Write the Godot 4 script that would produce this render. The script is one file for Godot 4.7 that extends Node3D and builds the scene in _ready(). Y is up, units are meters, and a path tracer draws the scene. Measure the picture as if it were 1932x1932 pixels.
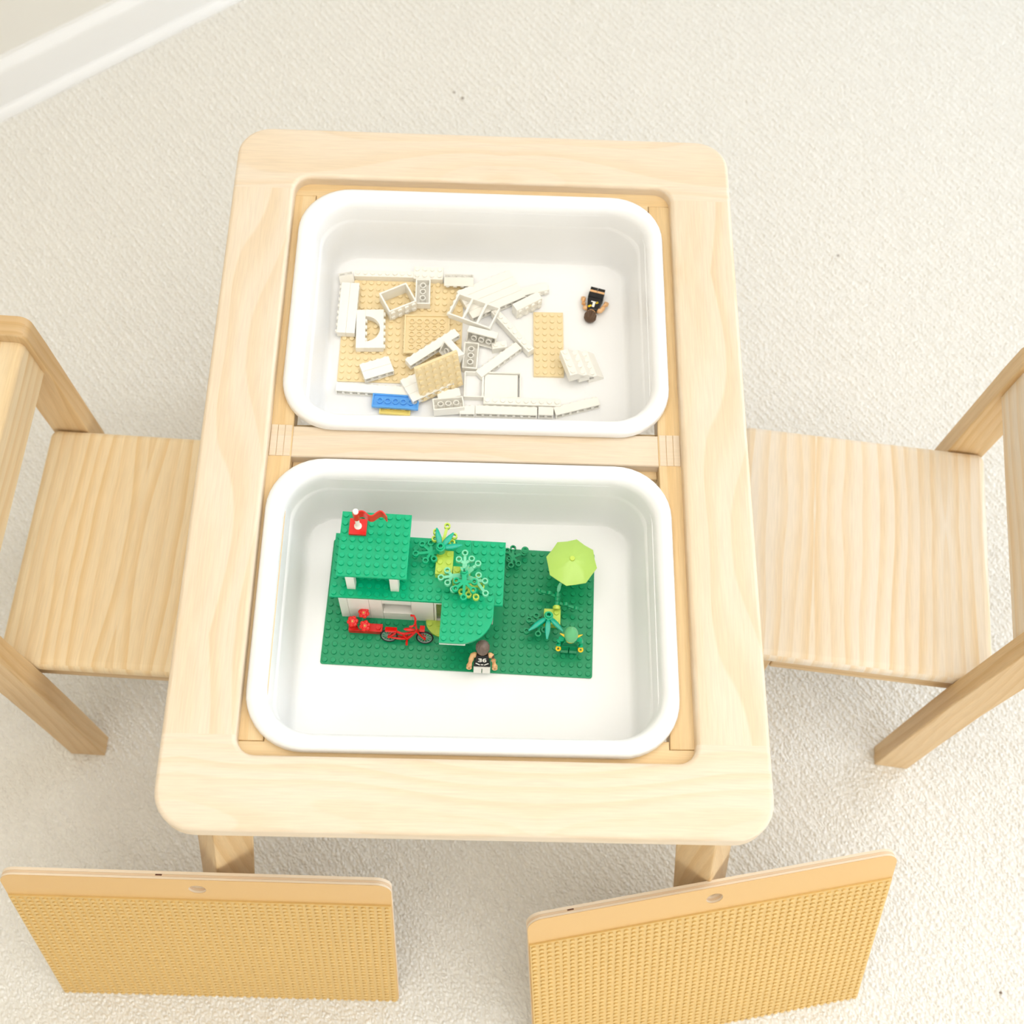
extends Node3D
# A children's sensory table of pine with two white bins of toy bricks, two small chairs and two stud boards on a pale carpet.
# World: y up, metres, floor at y = 0, table centred on the origin, +z towards the photographer.

const FOC := 2453.07
const CAM := Vector3(0.00463, 1.6077, 0.58681)
const S := 0.008          # stud pitch
const EXPO := 0.262
const BH := 0.0096        # brick height
const PH := 0.0032        # plate height
const BINF := 0.437       # inner floor of the bins
const PT := 0.4389        # top of the green baseplate
const TOP := 0.53         # table top
var CR: Vector3
var CU: Vector3
var CF: Vector3
var M := {}
var used := {}
var stud_v := PackedVector3Array()
var stud_n := PackedVector3Array()
var cache := {}
var rng := RandomNumberGenerator.new()

# ---------------------------------------------------------------- helpers
func ray(px: float, py: float) -> Vector3:
	return CF + CR * ((px - 966.0) / FOC) - CU * ((py - 966.0) / FOC)

func at(px: float, py: float, h: float) -> Vector3:   # the point at height h seen at a pixel of the 1932 x 1932 photograph
	var d := ray(px, py)
	return CAM + d * ((h - CAM.y) / d.y)

class G:
	var t := PackedVector3Array()
	func tri(a: Vector3, b: Vector3, c: Vector3) -> void:
		t.append(a); t.append(b); t.append(c)
	func quad(a: Vector3, b: Vector3, c: Vector3, d: Vector3) -> void:
		tri(a, b, c); tri(a, c, d)
	func box(mn: Vector3, mx: Vector3, xf := Transform3D.IDENTITY) -> G:
		var p: Array[Vector3] = []
		for i in 8:
			p.append(xf * Vector3(mx.x if i & 1 else mn.x, mx.y if i & 2 else mn.y, mx.z if i & 4 else mn.z))
		quad(p[0], p[2], p[3], p[1]); quad(p[4], p[5], p[7], p[6])
		quad(p[0], p[4], p[6], p[2]); quad(p[1], p[3], p[7], p[5])
		quad(p[0], p[1], p[5], p[4]); quad(p[2], p[6], p[7], p[3])
		return self
	func loft(rings: Array, cap0 := true, cap1 := true, closed := false) -> G:
		var m := rings.size()
		for i in (m if closed else m - 1):
			var a: PackedVector3Array = rings[i]
			var b: PackedVector3Array = rings[(i + 1) % m]
			var n := a.size()
			for k in n:
				quad(a[k], a[(k + 1) % n], b[(k + 1) % n], b[k])
		if not closed:
			if cap0: fan(rings[0], true)
			if cap1: fan(rings[m - 1], false)
		return self
	func fan(r: PackedVector3Array, rev: bool) -> void:
		var c := Vector3.ZERO
		for p in r: c += p
		c /= r.size()
		for k in r.size():
			if rev: tri(c, r[(k + 1) % r.size()], r[k])
			else: tri(c, r[k], r[(k + 1) % r.size()])
	func circle(c: Vector3, ax: Vector3, r: float, n: int, r2 := -1.0) -> PackedVector3Array:
		var u := ax.cross(Vector3.UP if absf(ax.normalized().y) < 0.9 else Vector3.RIGHT).normalized()
		var w := ax.normalized().cross(u)
		var out := PackedVector3Array()
		for k in n:
			var a := TAU * k / n
			out.append(c + u * cos(a) * r + w * sin(a) * (r if r2 < 0.0 else r2))
		return out
	func cyl(a: Vector3, b: Vector3, r0: float, r1 := -1.0, n := 12, c0 := true, c1 := true) -> G:
		return loft([circle(a, b - a, r0, n), circle(b, b - a, r0 if r1 < 0.0 else r1, n)], c0, c1)
	func pipe(a: Vector3, b: Vector3, ro: float, ri: float, n := 12) -> G:   # a tube with a hole
		var ax := b - a
		return loft([circle(a, ax, ri, n), circle(a, ax, ro, n), circle(b, ax, ro, n), circle(b, ax, ri, n)], false, false, true)
	func tube(pts: Array, r: float, n := 8, r_end := -1.0) -> G:
		var rings := []
		for i in pts.size():
			var d: Vector3
			if i == 0: d = pts[1] - pts[0]
			elif i == pts.size() - 1: d = pts[i] - pts[i - 1]
			else: d = (pts[i] - pts[i - 1]).normalized() + (pts[i + 1] - pts[i]).normalized()
			var rr := r if r_end < 0.0 else lerpf(r, r_end, float(i) / (pts.size() - 1))
			rings.append(circle(pts[i], d, rr, n))
		return loft(rings)
	func ball(c: Vector3, r: Vector3, n := 12, m := 8, xf := Transform3D.IDENTITY) -> G:
		var rings := []
		for i in m + 1:
			var f := -PI / 2 + PI * clampf(float(i) / m, 0.02, 0.98)
			var ring := PackedVector3Array()
			for k in n:
				var a := TAU * k / n
				ring.append(xf * (c + Vector3(cos(a) * cos(f) * r.x, sin(f) * r.y, -sin(a) * cos(f) * r.z)))
			rings.append(ring)
		return loft(rings)
	func lathe(prof: Array, n := 16, xf := Transform3D.IDENTITY) -> G:   # prof: [radius, y] from bottom to top
		var rings := []
		for p in prof:
			var ring := PackedVector3Array()
			for k in n:
				var a := TAU * k / n
				ring.append(xf * Vector3(cos(a) * p[0], p[1], -sin(a) * p[0]))
			rings.append(ring)
		return loft(rings)
	# polygon (x, -z), counter-clockwise, extruded from y0 to y1; edges in keep get no bevel
	func prism(poly: PackedVector2Array, y0: float, y1: float, bev := 0.0, sharp := [], xf := Transform3D.IDENTITY) -> G:
		var n := poly.size()
		var steps := [0.0]
		if bev > 0.0: steps = [0.0, 0.4, 0.8, 1.2, PI / 2]
		var rings := []
		for s in steps: rings.append(inset(poly, bev * (1.0 - sin(s)), y0 + bev * (1.0 - cos(s)), sharp, xf))
		var ups := steps.duplicate()
		ups.reverse()
		for s in ups: rings.append(inset(poly, bev * (1.0 - sin(s)), y1 - bev * (1.0 - cos(s)), sharp, xf))
		loft(rings, false, false)
		var idx := Geometry2D.triangulate_polygon(poly)
		for e in [[rings[0], true], [rings[rings.size() - 1], false]]:
			var r: PackedVector3Array = e[0]
			for k in range(0, idx.size(), 3):
				var a := poly[idx[k]]
				var b := poly[idx[k + 1]]
				var c := poly[idx[k + 2]]
				var ccw := (b - a).cross(c - a) > 0.0
				if ccw != e[1]: tri(r[idx[k]], r[idx[k + 1]], r[idx[k + 2]])
				else: tri(r[idx[k]], r[idx[k + 2]], r[idx[k + 1]])
		return self
	func inset(poly: PackedVector2Array, d: float, y: float, sharp: Array, xf: Transform3D) -> PackedVector3Array:
		var n := poly.size()
		var out := PackedVector3Array()
		for i in n:
			var p := poly[i]
			var e0 := (p - poly[(i + n - 1) % n]).normalized()
			var e1 := (poly[(i + 1) % n] - p).normalized()
			var d0 := 0.0 if ((i + n - 1) % n) in sharp else d
			var d1 := 0.0 if i in sharp else d
			var n0 := Vector2(-e0.y, e0.x)
			var n1 := Vector2(-e1.y, e1.x)
			var det := n0.x * n1.y - n0.y * n1.x
			var q := p + n0 * d0
			if absf(det) > 0.05: q = p + Vector2((d0 * n1.y - d1 * n0.y) / det, (n0.x * d1 - n1.x * d0) / det)
			elif d0 != d1: q = p + n0 * maxf(d0, d1)
			out.append(xf * Vector3(q.x, y, -q.y))
		return out

func rrect(x0: float, x1: float, z0: float, z1: float, r: float, n := 8) -> PackedVector2Array:   # rounded rectangle as (x, -z), counter-clockwise
	var out := PackedVector2Array()
	var cs := [Vector2(x1 - r, -z0 - r), Vector2(x0 + r, -z0 - r), Vector2(x0 + r, -z1 + r), Vector2(x1 - r, -z1 + r)]
	for q in 4:
		for k in n + 1:
			var a := PI / 2 * (q + float(k) / n)
			out.append(cs[q] + Vector2(cos(a), sin(a)) * r)
	return out

func ring_at(poly: PackedVector2Array, y: float) -> PackedVector3Array:
	var out := PackedVector3Array()
	for p in poly: out.append(Vector3(p.x, y, -p.y))
	return out

# triangles -> mesh: normals smoothed below 38 degrees; UVs in metres with v along the grain axis
func mesh(g: G, grain := "", off := Vector2.ZERO) -> ArrayMesh:
	var nt := g.t.size() / 3
	var fn := PackedVector3Array()
	fn.resize(nt)
	var near := {}
	for i in nt:
		var a := g.t[i * 3]
		fn[i] = (g.t[i * 3 + 1] - a).cross(g.t[i * 3 + 2] - a)
		for k in 3:
			var key := Vector3i((g.t[i * 3 + k] * 200000.0).round())
			if near.has(key): near[key].append(i)
			else: near[key] = [i]
	var v := PackedVector3Array()
	var nn := PackedVector3Array()
	var uv := PackedVector2Array()
	for i in nt:
		var f := fn[i]
		if f.length_squared() < 1e-22: continue
		var fu := f.normalized()
		for k in [0, 2, 1]:
			var p := g.t[i * 3 + k]
			var s := Vector3.ZERO
			for j in near[Vector3i((p * 200000.0).round())]:
				if fn[j].normalized().dot(fu) > 0.78: s += fn[j]
			v.append(p)
			nn.append(s.normalized() if s.length_squared() > 0.0 else fu)
			if grain != "":
				var ax := "xyz".find(grain)
				var d := fu.abs().max_axis_index()
				var c: Vector2
				if d == ax: c = Vector2(p[(ax + 1) % 3], p[(ax + 2) % 3] * 0.3)
				else: c = Vector2(p[3 - ax - d] + (0.031 * d), p[ax])
				uv.append(c + off)
	return arr(v, nn, uv)

func arr(v: PackedVector3Array, n: PackedVector3Array, uv := PackedVector2Array()) -> ArrayMesh:
	var a := []
	a.resize(Mesh.ARRAY_MAX)
	a[Mesh.ARRAY_VERTEX] = v
	a[Mesh.ARRAY_NORMAL] = n
	if uv.size() == v.size(): a[Mesh.ARRAY_TEX_UV] = uv
	var m := ArrayMesh.new()
	m.add_surface_from_arrays(Mesh.PRIMITIVE_TRIANGLES, a)
	return m

func numbered(called: String) -> String:
	var k: int = used.get(called, 0)
	used[called] = k + 1
	return called if k == 0 else "%s_%03d" % [called, k]

func meta(o: Node, label: String, category: String, group := "") -> void:
	o.set_meta("label", label)
	o.set_meta("category", category)
	if group != "": o.set_meta("group", group)

func thing(called: String, label: String, category: String, group := "") -> Node3D:
	var o := Node3D.new()
	o.name = numbered(called)
	add_child(o)
	meta(o, label, category, group)
	return o

func part(parent: Node, called: String, m, mat: Material, grain := "", off := Vector2.ZERO) -> MeshInstance3D:
	var o := MeshInstance3D.new()
	o.name = called
	o.mesh = m if m is ArrayMesh else mesh(m, grain, off)
	o.material_override = mat
	parent.add_child(o, true)
	return o

func structure(called: String, m, mat: Material) -> MeshInstance3D:
	var o := part(self, called, m, mat)
	o.set_meta("kind", "structure")
	return o

func paint(c: Color, rough := 0.3, spec := 0.5) -> StandardMaterial3D:
	var m := StandardMaterial3D.new()
	m.albedo_color = c
	m.roughness = rough
	m.metallic_specular = spec
	return m

# ---------------------------------------------------------------- procedural textures
func wood(base: Color, late: Color, period: float, wave: float, contrast: float, seed_: int, fibre := 0.035) -> StandardMaterial3D:
	var w := 384
	var h := 768
	var size := Vector2(0.30, 0.60)      # metres that one texture covers
	var a := FastNoiseLite.new()
	a.seed = seed_; a.frequency = 1.0; a.noise_type = FastNoiseLite.TYPE_SIMPLEX_SMOOTH; a.fractal_octaves = 2
	var b := FastNoiseLite.new()
	b.seed = seed_ + 7; b.frequency = 1.0; b.fractal_octaves = 2
	var img := Image.create(w, h, false, Image.FORMAT_RGB8)
	for y in h:
		var vy := float(y) / h
		# fold so that the texture meets itself at both ends
		var v := absf(vy - 0.5) * 2.0 * size.y * 0.5
		for x in w:
			var u := float(x) / w * size.x
			var fold := absf(float(x) / w - 0.5) * size.x
			var r := fold / period + a.get_noise_2d(fold * 9.0, v * 2.6) * wave
			var f := r - floorf(r)
			var ring := smoothstep(0.25, 0.9, f) * (1.0 - smoothstep(0.93, 1.0, f))
			ring *= 0.65 + 0.5 * a.get_noise_2d(floorf(r) * 5.3 + 11.0, v * 1.5)
			var broad := a.get_noise_2d(fold * 14.0 + 40.0, v * 1.7 + 9.0)
			var fine := b.get_noise_2d(fold * 1400.0, v * 22.0)
			var streak := maxf(0.0, b.get_noise_2d(fold * 520.0 + 31.0, v * 14.0) - 0.52) * 1.1
			var k := clampf(ring * contrast + broad * 0.22 + 0.12 + streak, 0.0, 1.0)
			var c := base.lerp(late, k)
			c = c * (1.0 + fine * fibre)
			img.set_pixel(x, y, Color(clampf(c.r, 0, 1), clampf(c.g, 0, 1), clampf(c.b, 0, 1)))
	img.generate_mipmaps()
	var m := StandardMaterial3D.new()
	m.albedo_texture = ImageTexture.create_from_image(img)
	m.uv1_scale = Vector3(1.0 / size.x, 1.0 / size.y, 1.0)
	m.roughness = 0.42
	m.metallic_specular = 0.45
	return m

func make_materials() -> void:
	M.top_end = wood(Color(0.90, 0.84, 0.755), Color(0.875, 0.775, 0.635), 0.026, 2.0, 0.5, 3)
	M.top_side = wood(Color(0.90, 0.84, 0.755), Color(0.865, 0.755, 0.595), 0.038, 1.2, 0.6, 11)
	M.seat = wood(Color(0.925, 0.845, 0.70), Color(0.875, 0.74, 0.53), 0.0155, 0.75, 0.95, 23)
	M.seat_lit = wood(Color(0.90, 0.85, 0.775), Color(0.87, 0.765, 0.605), 0.0165, 0.6, 0.9, 57)  # paler copy of the seat wood; stronger light and sheen put into its colour
	M.leg = wood(Color(0.85, 0.735, 0.56), Color(0.775, 0.615, 0.40), 0.012, 0.8, 0.6, 31)
	M.ledge = wood(Color(0.905, 0.805, 0.63), Color(0.855, 0.705, 0.48), 0.02, 0.6, 0.5, 41)
	M.bin = paint(Color(0.965, 0.967, 0.965), 0.3)
	M.ply_pale = paint(Color(0.93, 0.86, 0.76), 0.6)
	M.ply_mid = paint(Color(0.885, 0.775, 0.64), 0.6)
	M.board_face = paint(Color(0.845, 0.69, 0.46), 0.45)
	M.board_stud = paint(Color(0.845, 0.71, 0.45), 0.42)
	M.white = paint(Color(0.975, 0.965, 0.93), 0.28)
	M.tan = paint(Color(0.94, 0.86, 0.68), 0.32)
	M.green = paint(Color(0.0, 0.70, 0.49), 0.28, 0.4)
	M.green_base = paint(Color(0.0, 0.575, 0.37), 0.33, 0.45)
	M.lime = paint(Color(0.77, 0.87, 0.34), 0.28)
	M.mint = paint(Color(0.46, 0.83, 0.66), 0.15)
	M.leaf = paint(Color(0.0, 0.69, 0.57), 0.18)
	M.red = paint(Color(0.87, 0.10, 0.075), 0.25)
	M.black = paint(Color(0.05, 0.048, 0.047), 0.35)
	M.blue = paint(Color(0.38, 0.67, 0.94), 0.28)
	M.yellow = paint(Color(0.95, 0.80, 0.12), 0.28)
	M.pale_yellow = paint(Color(0.95, 0.86, 0.48), 0.28)
	M.skin = paint(Color(0.90, 0.71, 0.50), 0.35)
	M.hair = paint(Color(0.33, 0.26, 0.21), 0.5)
	M.grey = paint(Color(0.62, 0.66, 0.64), 0.25)
	M.hole = paint(Color(0.02, 0.16, 0.11), 0.5)
	M.crumb = paint(Color(0.50, 0.43, 0.36), 0.9)
	M.knot = paint(Color(0.36, 0.20, 0.11), 0.7)
	M.gold = paint(Color(0.85, 0.70, 0.35), 0.3)
	M.wall = paint(Color(0.88, 0.865, 0.825), 0.7)
	M.trim = paint(Color(0.92, 0.915, 0.90), 0.3)
	M.ceiling = paint(Color(0.93, 0.925, 0.91), 0.9)
	M.carpet = paint(Color(0.905, 0.89, 0.855), 0.95, 0.1)
	M.loop = paint(Color.WHITE, 0.95, 0.1)
	M.loop.vertex_color_use_as_albedo = true
	var gl := paint(Color(0.55, 0.66, 0.42, 0.45), 0.03)
	gl.transparency = BaseMaterial3D.TRANSPARENCY_ALPHA
	M.glass_toy = gl
	var pane := paint(Color(0.95, 0.97, 0.97, 0.06), 0.02)
	pane.transparency = BaseMaterial3D.TRANSPARENCY_ALPHA
	M.pane = pane
	var glow := paint(Color(1, 1, 1), 0.5)
	glow.emission_enabled = true
	glow.emission = Color(1.0, 0.96, 0.9)
	glow.emission_energy_multiplier = 2.0
	M.glow = glow

# ---------------------------------------------------------------- room
const WD := Vector3(0.7815, 0, -0.6238)    # along the visible wall, towards its far end
const WN := Vector3(0.6238, 0, 0.7815)     # from that wall into the room
const W0 := Vector3(-0.7624, 0, -0.828)    # a point of the foot of the shoe moulding

func room_xf() -> Transform3D:             # local x along the wall, z into the room
	return Transform3D(Basis(WD, Vector3.UP, WN), W0)

const RX0 := -1.5
const RX1 := 2.9
const RZ1 := 3.4
const RH := 2.55

func room_piece(called: String, mn: Vector3, mx: Vector3, mat: Material) -> MeshInstance3D:
	var o := structure(called, G.new().box(mn, mx), mat)
	o.transform = room_xf()
	return o

func build_room() -> void:
	var t := 0.12
	var b := -0.028                         # the wall face lies this far behind the shoe moulding
	room_piece("floor", Vector3(RX0 - t, -0.1, b - t), Vector3(RX1 + t, 0.0, RZ1 + t), M.carpet)
	room_piece("ceiling", Vector3(RX0 - t, RH, b - t), Vector3(RX1 + t, RH + 0.1, RZ1 + t), M.ceiling)
	room_piece("wall_back", Vector3(RX0 - t, 0, b - t), Vector3(RX1 + t, RH, b), M.wall)
	room_piece("wall_left", Vector3(RX0 - t, 0, b), Vector3(RX0, RH, RZ1), M.wall)
	# window wall at the far end; added fill window behind the photographer
	window_wall("wall_right", "window_1", Transform3D(Basis(Vector3(0, 0, 1), Vector3.UP, Vector3(-1, 0, 0)), Vector3(RX1, 0, 0)), b, RZ1, 0.3, 2.9, 0.45, 2.35, t)
	window_wall("wall_front", "added_window_2", Transform3D(Basis.IDENTITY, Vector3(0, 0, RZ1 + t)), RX0 - t, RX1 + t, -1.3, 2.3, 0.06, 1.05, t)  # added low opening, unseen, shaped to brighten the boards but not the bins
	# skirting along the visible wall: flat board with a rounded top, and a quarter-round shoe
	var xf := Transform3D(Basis(Vector3(0, 0, 1), Vector3(1, 0, 0), Vector3(0, 1, 0)), Vector3.ZERO)
	var prof := PackedVector2Array([Vector2(0, 0), Vector2(0.016, 0), Vector2(0.016, 0.072), Vector2(0.0145, 0.080), Vector2(0.009, 0.086), Vector2(0.007, 0.092), Vector2(0, 0.092)])
	var sk := G.new()
	var r0 := PackedVector3Array()
	var r1 := PackedVector3Array()
	for p in prof:
		r0.append(Vector3(RX0, p.y, b + p.x)); r1.append(Vector3(RX1, p.y, b + p.x))
	sk.loft([r1, r0])
	var s := structure("baseboard_back", sk, M.trim)
	s.transform = room_xf()
	var sh := G.new()
	r0 = PackedVector3Array(); r1 = PackedVector3Array()
	r0.append(Vector3(RX0, 0, b + 0.016)); r1.append(Vector3(RX1, 0, b + 0.016))
	for k in 9:
		var a := PI / 2 * k / 8.0
		r0.append(Vector3(RX0, sin(a) * 0.017, b + 0.016 + cos(a) * 0.012)); r1.append(Vector3(RX1, sin(a) * 0.017, b + 0.016 + cos(a) * 0.012))
	sh.loft([r1, r0])
	s = structure("trim_1", sh, M.trim)
	s.transform = room_xf()

func window_wall(called: String, win_name: String, xf: Transform3D, a: float, b: float, x0: float, x1: float, y0: float, y1: float, t: float) -> void:
	# local: the wall spans x from a to b and lies from z = -t to 0; the opening from x0 to x1 and y0 to y1
	var g := G.new()
	g.box(Vector3(a, 0, -t), Vector3(x0, RH, 0)).box(Vector3(x1, 0, -t), Vector3(b, RH, 0))
	g.box(Vector3(x0, 0, -t), Vector3(x1, y0, 0)).box(Vector3(x0, y1, -t), Vector3(x1, RH, 0))
	var w := structure(called, g, M.wall)
	w.transform = room_xf() * xf
	var fr := G.new()
	var m := -t / 2
	for k in 4:
		var x := lerpf(x0 + 0.025, x1 - 0.025, k / 3.0)
		fr.box(Vector3(x - 0.025, y0, m - 0.02), Vector3(x + 0.025, y1, m + 0.02))
	for y in [y0 + 0.025, y1 - 0.025]: fr.box(Vector3(x0, y - 0.025, m - 0.019), Vector3(x1, y + 0.025, m + 0.019))
	var win := structure(win_name, fr, M.trim)
	win.transform = room_xf() * xf
	part(win, "pane", G.new().box(Vector3(x0, y0, m - 0.002), Vector3(x1, y1, m + 0.002)), M.pane)

func build_carpet() -> void:
	# loop pile over the part of the floor that shows, in rows that run away from the wall
	var blob := G.new()
	blob.lathe([[1.0, -0.2], [0.92, 0.35], [0.62, 0.78], [0.2, 1.0]], 8)
	var bm := mesh(blob)
	var xfs: Array[Transform3D] = []
	var cols: Array[Color] = []
	var noise := FastNoiseLite.new()
	noise.seed = 5; noise.frequency = 60.0
	# rows of round knots, and between them a mat of short lying loops
	for pass_ in 2:
		var row := 0.0112 if pass_ == 0 else 0.0038
		var stp := 0.0060 if pass_ == 0 else 0.0042
		for i in range(int(-1.15 / row), int(2.0 / row)):
			for j in range(0, int(2.15 / stp)):
				var p := W0 + WD * (i * row) + WN * (j * stp + (i % 2) * stp * 0.5 + 0.003)
				if p.x < -1.1 or p.x > 1.15 or p.z > 0.75 or p.z < -1.40: continue
				var d := p - CAM
				var w := d.dot(CF)
				if absf(d.dot(CR)) / w * FOC > 1240.0 or absf(d.dot(CU)) / w * FOC > 1240.0: continue
				var n := noise.get_noise_2d(p.x, p.z)
				var j1 := 0.0013 if pass_ == 0 else 0.0019
				p += WD * rng.randf_range(-j1, j1) + WN * rng.randf_range(-j1, j1)
				var r: float
				var len: float
				var hh: float
				var turn := atan2(WN.x, WN.z)
				if pass_ == 0:
					if n < -0.30: continue
					r = 0.0027 * rng.randf_range(0.85, 1.2); len = r * rng.randf_range(0.95, 1.35)
					hh = 0.0019 * rng.randf_range(0.75, 1.2) + 0.0006 * n
					turn += rng.randf_range(-0.5, 0.5)
				else:
					r = 0.0018 * rng.randf_range(0.8, 1.2); len = r * rng.randf_range(1.3, 2.2)
					hh = 0.0011 * rng.randf_range(0.6, 1.25) + 0.0004 * n
					turn += rng.randf_range(-0.7, 0.7)
				xfs.append(Transform3D(Basis(Vector3.UP, turn) * Basis.from_scale(Vector3(r, hh, len)), p))
				var k := rng.randf_range(0.965, 1.03)
				cols.append(Color(0.80 * k, 0.772 * k, 0.705 * k))
	var mm := MultiMesh.new()
	mm.transform_format = MultiMesh.TRANSFORM_3D
	mm.use_colors = true
	mm.mesh = bm
	mm.instance_count = xfs.size()
	for i in xfs.size():
		mm.set_instance_transform(i, xfs[i])
		mm.set_instance_color(i, cols[i])
	var o := MultiMeshInstance3D.new()
	o.name = "carpet_pile"
	o.multimesh = mm
	o.material_override = M.loop
	add_child(o)
	meta(o, "cream loop pile of the carpet covering the floor", "carpet")
	o.set_meta("kind", "stuff")

func build_crumbs() -> void:
	for c in [[857, 174, 0.0020, "smaller of two brown crumbs on the carpet beyond the table's far end"], [873, 185, 0.0025, "larger of two brown crumbs on the carpet beyond the table's far end"], [1581, 482, 0.0018, "lone brown crumb on the carpet behind the parasol-side chair"], [1888, 1873, 0.0020, "lone brown crumb on the carpet outside the askew stud board"]]:
		var o := thing("carpet_crumb", c[3], "crumb", "crumbs on the carpet")
		o.position = at(c[0], c[1], 0.002)
		part(o, "grain", G.new().ball(Vector3.ZERO, Vector3(c[2], 0.0012, c[2] * 0.8), 8, 6), M.crumb)

func build_fill_panel() -> void:  # added glowing panel in place of light bounced off the ceiling
	var t := thing("fill_panel", "added square fill panel standing in for light bounced off the ceiling", "fill light")
	t.position = Vector3(0.38, RH - 0.06, 0.5)
	part(t, "housing", G.new().prism(rrect(-1.33, 1.33, -1.33, 1.33, 0.04), 0.005, 0.06, 0.006), M.trim)
	part(t, "diffuser", G.new().prism(rrect(-1.3, 1.3, -1.3, 1.3, 0.03), -0.004, 0.006), M.glow)

# ---------------------------------------------------------------- table
func leg(parent: Node, sx: float, sz: float, s: float, th: float, c: Vector2, splay: Vector2, h1: float, mat: Material, off: Vector2) -> void:
	# square leg, turned th about the vertical, its outer corner at c at height 0.26, splayed outward
	var d := [Vector2(0, 0), Vector2(cos(th), -sin(th)) * s, Vector2(cos(th) - sin(th), -sin(th) - cos(th)) * s, Vector2(-sin(th), -cos(th)) * s]
	var b := 0.003
	var rings := []
	for h in [0.0, h1]:
		var r := PackedVector3Array()
		for k in 4:
			var p: Vector2 = d[k]
			var e0: Vector2 = (d[(k + 3) % 4] - p).normalized() * b
			var e1: Vector2 = (d[(k + 1) % 4] - p).normalized() * b
			for q in [p + e0, p + (e0 + e1) * 0.29, p + e1]:
				var x: float = q.x + c.x - splay.x * (0.26 - h)
				var z: float = q.y + c.y + splay.y * (0.26 - h)
				r.append(Vector3(x * -sx, h, z * sz))
		if sx * sz > 0.0: r.reverse()
		rings.append(r)
	# lay the ring anticlockwise seen from above
	var a0: PackedVector3Array = rings[0]
	var area := 0.0
	for k in a0.size():
		var p := a0[k]
		var q := a0[(k + 1) % a0.size()]
		area += p.x * -q.z + p.z * q.x
	if area < 0.0:
		for r in rings: r.reverse()
		rings = [_rev(a0, area < 0.0), _rev(rings[1], area < 0.0)] if false else rings
	part(parent, "leg", G.new().loft(rings), mat, "y", off)

func _rev(r: PackedVector3Array, yes: bool) -> PackedVector3Array:
	var o := r.duplicate()
	if yes: o.reverse()
	return o

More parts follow.
